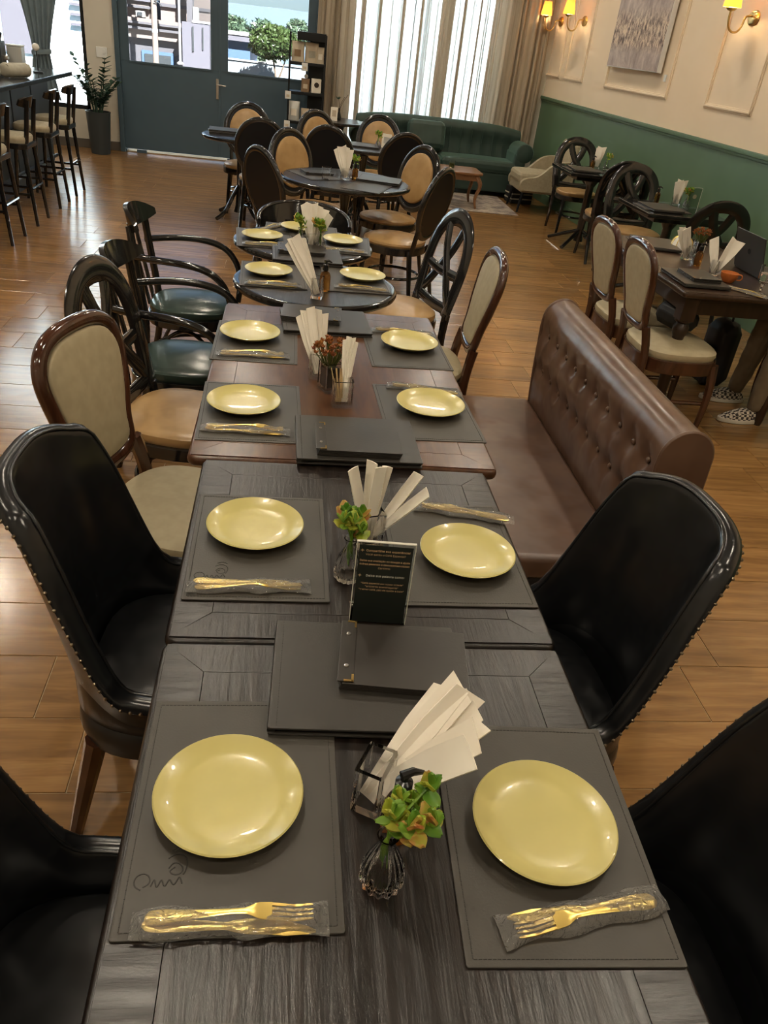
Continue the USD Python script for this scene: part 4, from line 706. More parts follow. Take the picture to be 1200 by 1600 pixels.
for x, y, lab in ((-0.211, -0.356, 'olive yellow plate on the near left placemat'), (0.251, -0.4075, 'olive yellow plate on the near right placemat'), (-0.206, 0.366, 'olive yellow plate left of the acrylic sign'), (0.266, 0.289, 'olive yellow plate right of the acrylic sign'), (-0.2696, 1.033, 'olive yellow plate on the brown table, near left'), (0.300, 1.097, 'olive yellow plate on the brown table beside the bench'),
                  (-0.282, 1.639, 'olive yellow plate on the brown table, far left'), (0.3016, 1.656, 'olive yellow plate on the brown table, far right'), (-0.242, 2.488, 'olive yellow plate at the left of the first small round table'), (0.188, 2.529, 'olive yellow plate at the right of the first small round table'), (-0.296, 3.152, 'olive yellow plate at the left of the second small round table'),
                  (0.130, 3.205, 'olive yellow plate at the right of the second small round table'), (-0.10, 3.42, 'olive yellow plate half hidden behind the tall napkins of the second small round table')):
    place('plate', mk_plate, (x, y, MT + 0.0048), 0, lab, 'olive yellow dinner plates')
# cutlery in clear film
def strip(xs, ws, zs, th=0.0022, y0=0.0, crown=0.0):
    P = np.array([[(x, y0 + w * q, z + crown * (1 - q * q)) for q in np.linspace(-1, 1, 7)] for x, w, z in zip(xs, ws, zs)]); return sheet(P, th)
def mk_cutlery(fork_up):
    def mk(lab, loc, rz, g):
        t = thing('cutlery_packet', lab, 'cutlery', loc, rz, g); zf, zk = (0.009, 0.004) if fork_up else (0.005, 0.010); dy = 0.005 if fork_up else -0.004
        xs = np.linspace(-0.105, 0.052, 34); w = np.interp(xs, [-0.105, -0.100, -0.085, -0.04, 0.0, 0.02, 0.035, 0.052], [0.002, 0.0085, 0.0095, 0.005, 0.0032, 0.0035, 0.0105, 0.0115])
        z = zf + np.interp(xs, [-0.105, -0.06, 0.0, 0.03, 0.052], [0.0, 0.003, 0.008, 0.009, 0.006]); fk = [strip(xs, w, z, crown=0.0012)]
        xt = np.linspace(0.050, 0.105, 12); zt = zf + np.interp(xt, [0.05, 0.08, 0.105], [0.0065, 0.0005, 0.002])
        for q in (-1.5, -0.5, 0.5, 1.5): fk.append(strip(xt, np.interp(xt, [0.05, 0.1, 0.105], [0.0019, 0.0014, 0.0006]), zt, y0=q * 0.0061))
        part('fork', mv(cat(fk), (0, dy, 0)), 'gold_metal', t, 60)
        xs = np.linspace(-0.108, 0.108, 44); w = np.interp(xs, [-0.108, -0.102, -0.085, -0.03, -0.004, 0.002, 0.02, 0.07, 0.10, 0.108], [0.002, 0.0085, 0.0095, 0.006, 0.0045, 0.0065, 0.0098, 0.0098, 0.0045, 0.0008]); c = np.interp(xs, [0.05, 0.108], [0, 0.006])
        kn = strip(xs, w, np.full(44, zk), crown=0.0010); kn.vertices[:, 1] += np.interp(kn.vertices[:, 0], [0.05, 0.108], [0, -0.005]); part('knife', mv(kn, (0, -dy * 1.3, 0), rz=-3), 'gold_metal', t, 60)
        rg = np.random.default_rng(5 + fork_up); nx, ny = 64, 18; U = np.linspace(-0.122, 0.125, nx); Vv = np.linspace(-1, 1, ny); P = np.zeros((nx, ny, 3))
        for i, x in enumerate(U):
            hw = 0.021 + 0.003 * math.sin(x * 60) ; e = min(1, (0.125 - abs(x)) / 0.02)
            for j, v in enumerate(Vv): P[i, j] = (x, hw * v, 0.0035 + 0.0135 * max(0, 1 - v * v) ** 0.6 * max(0.15, e))
        q = meshkit.fbm(P * 95 + 3, 3, 2) - 0.5; P[..., 2] = np.maximum(0.0015, P[..., 2] + q * 0.008); P[..., 1] += (meshkit.noise(P * 60) - 0.5) * 0.004
        part('film_wrapper', sheet(P), 'cellophane', t, 22, label='crinkled clear film'); return t
    return mk
CG = 'film wrapped gold cutlery'
for k, x, y, rz, z, lab in ((1, -0.196, -0.540, 0.5, 0, 'film wrapped gold cutlery with fork on top, below the near left plate'), (1, 0.273, -0.545, 190, 0, 'film wrapped gold cutlery lying askew below the near right plate'), (0, -0.210, 0.155, 2.7, 0, 'film wrapped gold cutlery with knife on top, left of the acrylic sign'), (0, 0.295, 0.472, 168, 0, 'film wrapped cutlery lying above the plate right of the acrylic sign'),
                         (1, -0.257, 0.865, -0.5, 0, 'film wrapped cutlery on the brown table in front of the near left plate'), (0, 0.302, 1.232, 170, 0, 'film wrapped cutlery on the brown table behind the plate next to the bench'), (1, -0.264, 1.445, 3, 0, 'film wrapped cutlery on the brown table in front of the far left plate'), (1, 0.294, 1.790, 176, 0, 'film wrapped cutlery on the brown table behind the far right plate'),
                         (1, -0.219, 2.30, 2.4, 0, 'film wrapped cutlery at the left of the first small round table'), (1, 0.175, 2.349, 177, 0, 'film wrapped cutlery at the right of the first small round table'), (1, -0.27, 2.995, 5, 0, 'film wrapped cutlery at the left of the second small round table'), (0, 0.124, 3.015, -3, 0, 'film wrapped gold cutlery at the right of the second small round table'),
                         (1, -0.255, 3.40, 60, 0, 'film wrapped cutlery next to the half hidden farthest plate'), (1, 2.30, 2.885, -50, -0.004, 'film wrapped cutlery between the orange cup and the water goblet')):
    place('cutlery%d' % k, mk_cutlery(k), (x, y, MT + 0.0042 + z), rz, lab, CG)
# menus
def mk_folder(lab, loc, rz, g):
    t = thing('menu_folder', lab, 'menu', loc, rz, g); W, H = 0.335, 0.268
    for z, n in ((0.0, 'cover'), (0.0125, 'cover')): part(n, slab(rr(0, 0, W, H, 0.005), z, z + 0.0048, 0.0018), 'menu_leather', t)
    part('pages', box((0.004, 0.003, 0.0087), (W - 0.014, H - 0.012, 0.0072)), 'menu_book_leather', t, False)
    part('spine', tube([(-W / 2 + 0.006, -0.5 * H + 0.004, 0.0087), (-W / 2 + 0.006, 0.5 * H - 0.004, 0.0087)], 0.007, 10, r2=0.0086, upv=(0, 0, 1)), 'menu_leather', t)
    st = [box((-W / 2 + 0.014, -H / 2 + 0.008 + k * (H - 0.016) / 40, 0.0176), (0.0012, 0.004, 0.0006)) for k in range(41)]; part('stitching', cat(st), 'thread', t, False, kind='stuff'); return t
def mk_book(lab, loc, rz, g):
    t = thing('menu_book', lab, 'menu', loc, rz, g); W, H = 0.225, 0.160
    for i in range(4): part('board', slab(rr(0.004 + 0.0015 * i, -0.001 * i, W - 0.004, H, 0.003), 0.0046 * i, 0.0046 * i + 0.0038, 0.0008), 'menu_book_leather', t)
    zt = 0.0176; sps = part('spine_strip', slab(rr(-W / 2 + 0.016, 0, 0.028, H, 0.002), zt, zt + 0.0028, 0.0008), 'menu_book_leather', t)
    for y in (0.042, -0.042): part('screw', lathe([(0, zt + 0.0025), (0.0045, zt + 0.0027), (0.004, zt + 0.0048), (0, zt + 0.0055)], 14, (-W / 2 + 0.016, y, 0)), 'steel', sps)
    for s in (1, -1): part('corner_cap', cat(box((-W / 2 + 0.021, s * (H / 2 - 0.002), zt + 0.0026), (0.016, 0.004, 0.0022)), box((-W / 2 + 0.028, s * (H / 2 - 0.009), zt + 0.0026), (0.004, 0.018, 0.0022))), 'brass', sps, False, label='metal corner cap')
    return t
fz = 0.0178
for x, y, rz, z, lab in ((0.012, -0.103, -2, MT + 0.004, 'dark leather menu folder lying across the gap of the two espresso tables'), (0.051, 0.822, 1, MT + 0.006, 'dark leather menu folder at the near end of the brown table'), (-0.006, 1.835, 4, MT + 0.002, 'dark leather menu folder at the far end of the brown table'), (-0.067, 2.81, 2, MT + 0.006, 'dark leather menu folder bridging the two small round tables'),
                         (0.52, 5.36, -12, MT + 0.005, 'dark menu folder at the right of the large round table'), (-0.80, 7.33, 8, MT, 'lower of two dark menus overhanging the table near the dark door'), (-0.795, 7.34, 4, MT + fz, 'upper of two dark menus overhanging the table near the dark door'), (0.53, 7.42, -5, MT, 'dark menu folder on the small table before the sofa'),
                         (2.83, 7.36, 88, MT + 0.004, 'dark menu folder on the far black wall table'), (2.86, 5.40, 92, MT + 0.004, 'dark menu folder on the wall table with the small sign'), (2.085, 3.06, 90, MT + 0.004, 'dark menu folder at the near corner of the laptop table'), (2.20, 3.92, 80, MT + 0.004, 'dark menu folder at the far corner of the laptop table')):
    place('folder', mk_folder, (x, y, z), rz, lab, 'dark leather menu folders')
for x, y, rz, z, lab in ((0.072, -0.076, -6, MT + 0.004 + fz, 'small screw bound menu book lying on the folder between the espresso tables'), (0.046, 0.786, 0, MT + 0.006 + fz, 'small screw bound menu book at the near end of the brown table'), (-0.055, 1.862, 176, MT + 0.002 + fz, 'small screw bound menu book at the far end of the brown table'), (-0.10, 2.86, 2, MT + 0.006 + fz, 'small menu book on the folder bridging the small round tables'),
                         (0.03, 5.42, 16, MT + 0.004, 'small menu book on the left placemat of the large round table'), (2.10, 3.05, 90, MT + 0.004 + fz, 'small screw bound menu book on the laptop table')):
    place('book', mk_book, (x, y, z), rz, lab, 'small screw bound menu books')
# glass holders, napkins, bottles, vases
def mk_holder(lab, loc, rz, g):
    t = thing('napkin_holder', lab, 'holder', loc, rz, g); o = m3.Manifold.extrude(m3.CrossSection([np.array(rr(0, 0, 0.062, 0.046, 0.004).exterior.coords)[:-1]]), 0.085)
    i = m3.Manifold.extrude(m3.CrossSection([np.array(rr(0, 0, 0.050, 0.034, 0.003).exterior.coords)[:-1]]), 0.09).translate((0, 0, 0.012)); b = o - i
    for x in np.linspace(-0.024, 0.024, 6):
        for s in (1, -1): b = b - m3.Manifold.cylinder(0.03, 0.0028, 0.0028, 8).translate((x, s * 0.024, 0.006))
    part('body', b, 'clear_glass', t, 30); return t
for x, y, rz, lab in ((0.0, -0.352, 62, 'clear glass napkin holder behind the near succulent vase'), (0.045, 0.335, 15, 'clear glass napkin holder behind the acrylic sign'), (-0.046, 1.302, 70, 'clear glass napkin holder behind the rust flowers'), (0.022, 1.083, 5, 'clear glass holder with toothpicks in front of the rust flowers'), (-0.03, 2.19, 80, 'clear glass napkin holder on the first small round table'),
                      (-0.04, 3.0, 10, 'clear glass napkin holder on the second small round table'), (0.25, 5.30, 20, 'clear glass napkin holder on the large round table'), (3.08, 7.70, 0, 'clear glass napkin holder on the far black wall table'), (3.12, 5.70, 0, 'clear glass napkin holder on the near black wall table'), (2.277, 3.60, 30, 'clear glass napkin holder left of the amber bottle on the laptop table'), (2.286, 3.24, 40, 'clear glass napkin holder behind the orange cup')):
    place('holder', mk_holder, (x, y, TZ + 0.0005), rz, lab, 'clear glass napkin holders')
NAPS = {'A': ((0.0, -0.352, 0.775), [(0.116, -0.262, 0.904), (0.132, -0.265, 0.911), (0.144, -0.273, 0.906), (0.15, -0.286, 0.895), (0.156, -0.303, 0.878), (0.146, -0.343, 0.889), (0.121, -0.391, 0.91)], 0.052, 'beside the near succulent vase'),
 'B': ((0.045, 0.335, 0.775), [(-0.004, 0.323, 0.958), (0.037, 0.344, 0.965), (0.055, 0.324, 0.964), (0.07, 0.327, 0.963), (0.145, 0.357, 0.935), (0.163, 0.302, 0.92)], 0.024, 'behind the acrylic sign'),
 'C': ((-0.044, 1.3, 0.775), [(-0.114, 1.356, 0.946), (-0.099, 1.36, 0.961), (-0.081, 1.362, 0.972), (-0.058, 1.361, 0.968), (-0.033, 1.357, 0.957)], 0.028, 'behind the rust flowers'), 'C2': ((0.03, 1.085, 0.775), [(0.023, 1.146, 0.95), (0.034, 1.147, 0.959), (0.046, 1.146, 0.956), (0.056, 1.142, 0.946)], 0.016, 'beside the toothpicks'),
 'D1': ((-0.03, 2.19, 0.775), [(-0.161, 2.234, 0.968), (-0.149, 2.237, 0.984), (-0.131, 2.24, 0.995), (-0.109, 2.239, 0.987)], 0.036, 'on the first small round table'), 'D2': ((-0.04, 3.0, 0.775), [(-0.09, 3.038, 0.976), (-0.065, 3.038, 0.981), (-0.036, 3.038, 0.981), (-0.01, 3.035, 0.971), (0.023, 3.032, 0.957), (0.045, 2.981, 0.944)], 0.036, 'on the second small round table'),
 'E': ((0.25, 5.3, 0.775), [(0.166, 5.327, 0.968), (0.193, 5.328, 0.984), (0.222, 5.327, 0.991), (0.251, 5.325, 0.985), (0.281, 5.321, 0.971)], 0.04, 'on the large round table'), 'W1': ((3.08, 7.7, 0.775), [(3.07, 7.69, 0.962), (3.09, 7.707, 0.965), (3.11, 7.699, 0.966)], 0.07, 'on the far black wall table'), 'W2': ((3.12, 5.7, 0.775), [(3.08, 5.66, 0.955), (3.10, 5.66, 0.958), (3.12, 5.66, 0.958)], 0.07, 'on the near black wall table'),
 'W3a': ((2.277, 3.6, 0.775), [(2.185, 3.587, 0.936), (2.192, 3.578, 0.943), (2.203, 3.558, 0.945)], 0.05, 'by the amber bottle'), 'W3b': ((2.286, 3.24, 0.775), [(2.241, 3.278, 0.956), (2.349, 3.238, 0.967), (2.375, 3.221, 0.959)], 0.05, 'above the orange cup')}
ORD = ['first', 'second', 'third', 'fourth', 'fifth', 'sixth', 'seventh']
nrg = np.random.default_rng(8)
for key, (base, tips, W, where) in NAPS.items():
    for i, tp in enumerate(tips):
        b = np.array(base) + np.array([0.004 * (i - len(tips) / 2) * 0.5, 0.003 * (i - len(tips) / 2) * 0.5, 0]); tp = np.array(tp); ax = (tp - b) / np.linalg.norm(tp - b); view = np.array(CAM) - tp; view /= np.linalg.norm(view)
        yaw_ = nrg.uniform(-0.5, 0.5); fn = view - ax * (view @ ax); fn /= np.linalg.norm(fn); sd = np.cross(fn, ax); sd, fn = sd * math.cos(yaw_) + fn * math.sin(yaw_), fn * math.cos(yaw_) - sd * math.sin(yaw_); L = np.linalg.norm(tp - b); cut = nrg.uniform(0.06, 0.20) * (1 if i % 2 else -1)
        P = np.zeros((12, 7, 3))
        for a, s in enumerate(np.linspace(0, 1, 12)):
            for c, v in enumerate(np.linspace(-1, 1, 7)):
                P[a, c] = b + ax * (s * (L + cut * v * W)) + sd * (v * W / 2 * (0.55 + 0.45 * min(1, s * 1.6))) + fn * (0.004 * math.sin(3 * s + i) + 0.0025 * (v * v) + 0.003 * s * (i % 3 - 1)) - b
        o = obj('paper_napkin', sheet(P, 0.0030), 'paper', f'{ORD[i]} cream paper napkin from the left in the fan {where}', 'napkin', b, 0, f'paper napkins {where}', smooth=50)
tp_rg = random.Random(3)
for i in range(5):
    a = tp_rg.uniform(-0.35, 0.1); obj('toothpick_sleeve', tube([(0, 0, 0), (0.05 * a, 0.01, 0.06), (0.09 * a, 0.018, 0.10)], [0.0028, 0.0028, 0.0012], 6), 'toothpick_wood', f'{ORD[i]} wrapped toothpick from the left in the glass holder before the rust flowers', 'toothpick', (0.006 + 0.004 * i, 1.083, 0.7745), 0, 'wrapped toothpicks')
def mk_bottle(lab, loc, rz, g):
    t = thing('sauce_bottle', lab, 'bottle', loc, rz, g); part('glass_body', lathe([(0, 0.0), (0.021, 0.0), (0.023, 0.004), (0.023, 0.065), (0.018, 0.078), (0.010, 0.084), (0.010, 0.092), (0, 0.092)], 24), 'amber_glass', t)
    part('cap', cat(lathe([(0, 0.088), (0.0125, 0.088), (0.0125, 0.112), (0.006, 0.116), (0.005, 0.126), (0, 0.127)], 18), tube([(-0.006, 0, 0.125), (0.012, 0, 0.127), (0.030, 0, 0.118)], [0.007, 0.006, 0.003], 8)), 'black_plastic', t); return t
for x, y, rz, lab in ((0.030, -0.410, 20, 'amber pump bottle with black cap behind the near succulent leaves'), (0.005, 2.30, 30, 'amber pump bottle with black cap on the first small round table'), (0.325, 5.33, 0, 'amber bottle with black cap on the large round table'), (2.98, 7.55, 0, 'amber bottle on the far black wall table'), (2.275, 3.445, 0, 'amber bottle with black cap on the laptop table'), (2.95, 5.72, 0, 'amber bottle on the near black wall table')):
    place('bottle', mk_bottle, (x, y, TZ + 0.0005), rz, lab, 'amber pump bottles')
def spoon_leaf(L, W, th=0.004):
    u = np.linspace(0, 1, 9); P = np.array([[(x * L, v * W / 2 * (math.sin(math.pi * min(1, 0.10 + 0.90 * x ** 0.8)) ** 0.7 if x < 1 else 0.12), 0.20 * L * x * x - 0.10 * W * v * v) for v in np.linspace(-1, 1, 6)] for x in u]); return sheet(P, th)
def orient(m, az, el, t, roll=0): return mv(mv(m, rx=roll), t, rz=az, ry=-el) if False else mv(mv(mv(m, rx=roll), ry=-el), t, rz=az)
def mk_succulent(seed, spread, nst=5):
    def mk(lab, loc, rz, g):
        t = thing('succulent_vase', lab, 'vase', loc, rz, g); rg = random.Random(seed)
        fl = lambda a, z: 1 + 0.055 * np.cos(14 * a) * np.clip((0.075 - z) / 0.03, 0, 1)
        part('vase', cat(lathe([(0, 0.0), (0.024, 0.0), (0.029, 0.006), (0.030, 0.016), (0.028, 0.034), (0.022, 0.055), (0.013, 0.076), (0.010, 0.086), (0.012, 0.096), (0.015, 0.100), (0.013, 0.1005), (0.0095, 0.092), (0.0085, 0.084), (0.011, 0.075), (0.018, 0.056), (0.023, 0.036), (0.024, 0.018), (0.02, 0.010), (0, 0.009)], 84, squash=fl)), 'clear_glass', t, 40)
        for i in range(nst):
            az = 360 * i / nst + rg.uniform(-20, 20); h = rg.uniform(0.115, 0.155); rd = spread[0] * rg.uniform(0.5, 1.0); tip = (rd * math.cos(math.radians(az)) + spread[1], rd * math.sin(math.radians(az)) + spread[2], h)
            sm = part('stem', tube(spline([(0, 0, 0.03), (0, 0, 0.095), tip], 12), 0.0022, 6), 'succulent_leaf', t); pick = lambda: rg.choice(['succulent_leaf'] * 4 + ['succulent_lime'] * 3 + ['succulent_blush'])
            for k in range(6):
                L = rg.uniform(0.018, 0.027); part('leaf', orient(spoon_leaf(L, L * 0.95), 120 * k + 60 * (k > 2) + rg.uniform(-15, 15), rg.uniform(-15, 25) if k > 2 else rg.uniform(25, 60), (tip[0], tip[1], tip[2] - (0.010 if k > 2 else 0)), rg.uniform(-20, 20)), pick(), sm, 60)
            part('leaf', orient(spoon_leaf(0.022, 0.018), rg.uniform(0, 360), 75, tip), pick(), sm, 60)
        return t
    return mk
place('succ', mk_succulent(4, (0.036, 0.030, 0.012), 8), (0.002, -0.485, TZ + 0.0005), 0, 'fluted glass vase with green and orange tipped succulent, nearest the viewer', 'succulent vases')
place('succ2', mk_succulent(9, (0.030, 0.012, 0.0), 6), (-0.006, 0.205, TZ + 0.0005), 90, 'fluted glass vase with lime succulent half behind the acrylic sign', 'succulent vases')
for x, y, rz, lab in ((0.0, 2.97, 140, 'small vase with green sprigs beside the napkins of the second small round table'), (-0.10, 3.02, 100, 'vase with a tall green sprig behind the fanned napkins of the second small round table'), (0.32, 5.42, 60, 'small vase with green sprigs on the large round table'), (3.16, 7.62, 0, 'small vase with green sprig on the far black wall table'), (3.17, 5.60, 200, 'small vase with green sprig on the near black wall table')): place('succ2', None, (x, y, TZ + 0.0005), rz, lab, 'succulent vases')
def mk_flowers(lab, loc, rz, g):
    t = thing('flower_vase', lab, 'flowers', loc, rz, g); rg = random.Random(12); o = m3.Manifold.extrude(m3.CrossSection([np.array(rr(0, 0, 0.058, 0.058, 0.004).exterior.coords)[:-1]]), 0.095); i = m3.Manifold.extrude(m3.CrossSection([np.array(rr(0, 0, 0.048, 0.048, 0.003).exterior.coords)[:-1]]), 0.1).translate((0, 0, 0.010))
    part('vase', o - i, 'clear_glass', t, 30); part('filling', box((0, 0, 0.048), (0.044, 0.044, 0.066), 0.006), 'soil', t)
    B, Lf, St = [], [], []
    pet = spoon_leaf(0.011, 0.009, 0.0015)
    for k in range(46):
        th, ph = rg.uniform(0, 6.28), math.acos(rg.uniform(0.0, 1)); R = 0.055 * rg.uniform(0.75, 1.05); c = (R * math.sin(ph) * math.cos(th), R * math.sin(ph) * math.sin(th), 0.115 + 0.75 * R * math.cos(ph) + 0.012)
        St.append(tube([(0.2 * c[0], 0.2 * c[1], 0.07), c], 0.0012, 5)); fl = c[2] > 0.118 or rg.random() < 0.35
        for q in range(5): (B if fl else Lf).append(orient(pet, 72 * q + rg.uniform(-9, 9), rg.uniform(20, 60), c))
    part('blossoms', cat(B), 'rust_petal', t, 60, kind='stuff', label='rust orange small blossoms'); part('foliage', cat(Lf), 'moss_leaf', t, 60, kind='stuff'); part('stems', cat(St), 'moss_leaf', t, True, kind='stuff'); return t
place('flowers', mk_flowers, (-0.012, 1.20, TZ + 0.0005), 25, 'square glass vase of small rust orange flowers on the brown table', 'rust flower vases'); place('flowers', mk_flowers, (2.40, 3.72, TZ + 0.0005), 0, 'square vase of ochre flowers on the laptop table')
# printed acrylic sign
sgn = thing('menu_sign', 'clear acrylic stand with black printed card on the second espresso table', 'sign', (0.044, 0.062, TZ + 0.0005), -4)
part('acrylic_sheet', box((0, 0.0, 0.094), (0.108, 0.005, 0.188), 0.0008), 'acrylic', sgn); part('acrylic_foot', box((0, 0.030, 0.0016), (0.108, 0.06, 0.0032), 0.0006), 'acrylic', sgn)
part('acrylic_edge', cat(box((-0.0545, 0, 0.094), (0.0016, 0.006, 0.188)), box((0.0545, 0, 0.094), (0.0016, 0.006, 0.188)), box((0, 0, 0.1885), (0.110, 0.006, 0.0016))), 'sign_white', sgn, False, label='bright frosted sheet edges')
part('printed_card', box((0, -0.0034, 0.0925), (0.100, 0.0008, 0.180)), 'sign_panel', sgn, False)
def text_line(s, h, z, m, parent, bold=False, x=0.0, wmax=0.094):
    tx = meshkit.text_mesh(s, h, 0.0003, bold); w = tx.bounds[1][0] - tx.bounds[0][0]; k = min(1, wmax / w); tx.apply_scale((k, 1, 1)); tx.apply_translation((x - (tx.bounds[0][0] + tx.bounds[1][0]) / 2, 0, 0)); part('printed_line', mv(tx, (0, -0.0039, z), rx=90), m, parent, False)
for s, h, z, m, b in (('Compartilhe sua experiência!', 0.0044, 0.1690, 'sign_gold', True), ('Você sentiu o Café Especial?', 0.0040, 0.1605, 'sign_gold', False), ('Deixe sua avaliação no Google e ajude', 0.0040, 0.1465, 'sign_gold', True), ('outras pessoas a descobrirem nosso', 0.0040, 0.1385, 'sign_gold', True), ('Cantinho', 0.0040, 0.1305, 'sign_gold', False), ('Deixe sua palavra como:', 0.0046, 0.1120, 'sign_white', True), ('"Café especial em nossa cidade"', 0.0038, 0.0945, 'sign_gold', False), ('"ambiente aconchegante"', 0.0038, 0.0870, 'sign_gold', False), ('"melhor café, pão de queijo e bolo"', 0.0038, 0.0795, 'sign_gold', False)):
    text_line(s, h, z, m, sgn, b, 0.004 if h > 0.0041 else 0.0, 0.082 if h > 0.0041 else 0.094)
star = lambda c: tm([(c[0], -0.0040, c[1])] + [(c[0] + r * math.cos(a), -0.0040, c[1] + r * math.sin(a)) for a, r in zip(np.linspace(0, 2 * np.pi, 9)[:-1], [0.0042, 0.0014] * 4)], [(0, i + 1, (i + 1) % 8 + 1) for i in range(8)])
part('star_mark', star((-0.044, 0.171)), 'sign_gold', sgn, False); part('star_mark', star((-0.044, 0.1140)), 'sign_gold', sgn, False)
s2 = thing('table_sign', 'small acrylic stand with green card on the near black wall table', 'sign', (3.235, 5.63, TZ + 0.0005), 5); part('acrylic_sheet', box((0, 0, 0.08), (0.11, 0.004, 0.16), 0.0008), 'acrylic', s2); part('green_card', box((0, -0.0028, 0.08), (0.102, 0.0008, 0.15)), 'green_paint', s2, False); part('acrylic_edge', cat(box((-0.056, 0, 0.08), (0.002, 0.006, 0.16)), box((0.056, 0, 0.08), (0.002, 0.006, 0.16)), box((0, 0, 0.161), (0.112, 0.006, 0.002))), 'sign_white', s2, False); part('round_print', mv(lathe([(0, 0), (0.018, 0), (0.018, 0.0005), (0, 0.0005)], 20), (0, -0.0033, 0.09), rx=90), 'cream_fabric', s2, False)
# on the laptop table
def stem_glass():
    t = thing('water_goblet', 'stemmed water glass at the near right corner of the laptop table', 'glass', (2.385, 2.893, TZ + 0.0005))
    part('bowl', lathe([(0, 0.0), (0.033, 0.0), (0.034, 0.003), (0.008, 0.008), (0.006, 0.02), (0.012, 0.03), (0.006, 0.04), (0.012, 0.052), (0.030, 0.068), (0.035, 0.09), (0.036, 0.15), (0.034, 0.15), (0.033, 0.09), (0.027, 0.07), (0, 0.058)], 36), 'clear_glass', t); part('water', lathe([(0, 0.059), (0.0265, 0.0705), (0.0325, 0.09), (0.0332, 0.11), (0, 0.11)], 30), 'clear_glass', t)
stem_glass()
cu = thing('coffee_cup', 'orange coffee cup in front of the laptop', 'cup', (2.305, 3.105, TZ + 0.0005), -20); part('body', lathe([(0, 0.003), (0.022, 0.003), (0.024, 0.0), (0.028, 0.002), (0.046, 0.028), (0.050, 0.052), (0.0475, 0.053), (0.043, 0.03), (0.024, 0.008), (0, 0.007)], 36), 'orange_glaze', cu); part('handle', tube(spline([(0.046, 0, 0.045), (0.066, 0, 0.044), (0.068, 0, 0.024), (0.040, 0, 0.018)], 16), 0.005, 8, r2=0.004), 'orange_glaze', cu)
part('coffee', lathe([(0, 0.036), (0.043, 0.036), (0.043, 0.0365), (0, 0.0365)], 24), 'soil', cu)
cl = thing('sugar_dome', 'white ribbed dome with gold stripes at the far end of the laptop table', 'dish', (2.375, 3.90, TZ + 0.0005)); part('dome', lathe([(0.070, 0), (0.068, 0.03), (0.052, 0.062), (0.025, 0.08), (0, 0.083)], 40), 'white_ceramic', cl)
for a in range(10): part('gold_rib', mv(tube(spline([(0.071, 0, 0.0), (0.069, 0, 0.03), (0.053, 0, 0.063), (0.02, 0, 0.083)], 12), 0.0028, 6), rz=36 * a), 'gold_metal', cl)
part('rim', lathe([(0, -0.0), (0.085, 0.0), (0.086, 0.004), (0, 0.004)], 32), 'white_ceramic', cl)
lp = thing('laptop', 'open dark gray laptop seen from behind on the wood table', 'laptop', (2.55, 3.36, TZ + 0.0005), 0)
part('base', box((0.125, 0, 0.008), (0.23, 0.335, 0.014), 0.004), 'laptop_shell', lp); part('lid', mv(box((0, 0, 0.112), (0.007, 0.335, 0.224), 0.003), (0.008, 0, 0.012), ry=-14), 'laptop_shell', lp); part('badge', mv(lathe([(0, 0), (0.016, 0), (0.016, 0.0006), (0, 0.0006)], 20), (-0.024, 0, 0.125), ry=-104), 'black_plastic', lp, False)
sc2 = thing('tumbler', 'clear water tumbler on the large round table', 'glass', (0.10, 5.20, TZ + 0.0005)); part('body', lathe([(0, 0), (0.03, 0), (0.036, 0.09), (0.034, 0.09), (0.028, 0.006), (0, 0.006)], 28), 'clear_glass', sc2)

# ------------------------------------------------------------------ sofa corner
def soft(c, s, bev, puff=0.0, n=3):
    m = box(c, s, bev)
    for _ in range(n): m = m.subdivide()
    m.merge_vertices(); v = m.vertices - np.array(c); h = np.array(s) / 2
    if puff: v[:, 2] += puff * np.clip(1 - (v[:, 0] / h[0]) ** 2, 0, 1) * np.clip(1 - (v[:, 1] / h[1]) ** 2, 0, 1) * np.sign(v[:, 2]) * (np.abs(v[:, 2]) > 0.3 * h[2])
    m.vertices = v + np.array(c); return m
sf = thing('sofa', 'dark green velvet sofa with rolled arms below the glowing curtains', 'sofa', (1.80, 9.98, 0))   # front at y = 0, back to y = 0.62
LX = 2.26
part('base', box((0, 0.30, 0.19), (LX - 0.10, 0.56, 0.24), 0.02), 'green_velvet', sf)
for x in (-0.52, 0.52): part('seat_cushion', soft((x, 0.24, 0.38), (1.03, 0.50, 0.15), 0.05, 0.02), 'green_velvet', sf, 60)
xs = np.linspace(-LX / 2, LX / 2, 50); P = np.zeros((50, 26, 3))
pr = spline([(0.44, 0.30), (0.46, 0.50), (0.47, 0.68), (0.45, 0.80), (0.485, 0.845), (0.56, 0.855), (0.625, 0.80), (0.62, 0.5), (0.60, 0.08)], 26)
for i, x in enumerate(xs):
    k = 1 - 0.07 * (abs(x) / (LX / 2)) ** 4
    for j, (y, z) in enumerate(pr): P[i, j] = (x, y + 0.008 * math.cos(x * 38) * (0.35 < z < 0.8) * (y < 0.5), z * k)
part('backrest', sheet(P[::-1], 0.012), 'green_velvet', sf, 60)
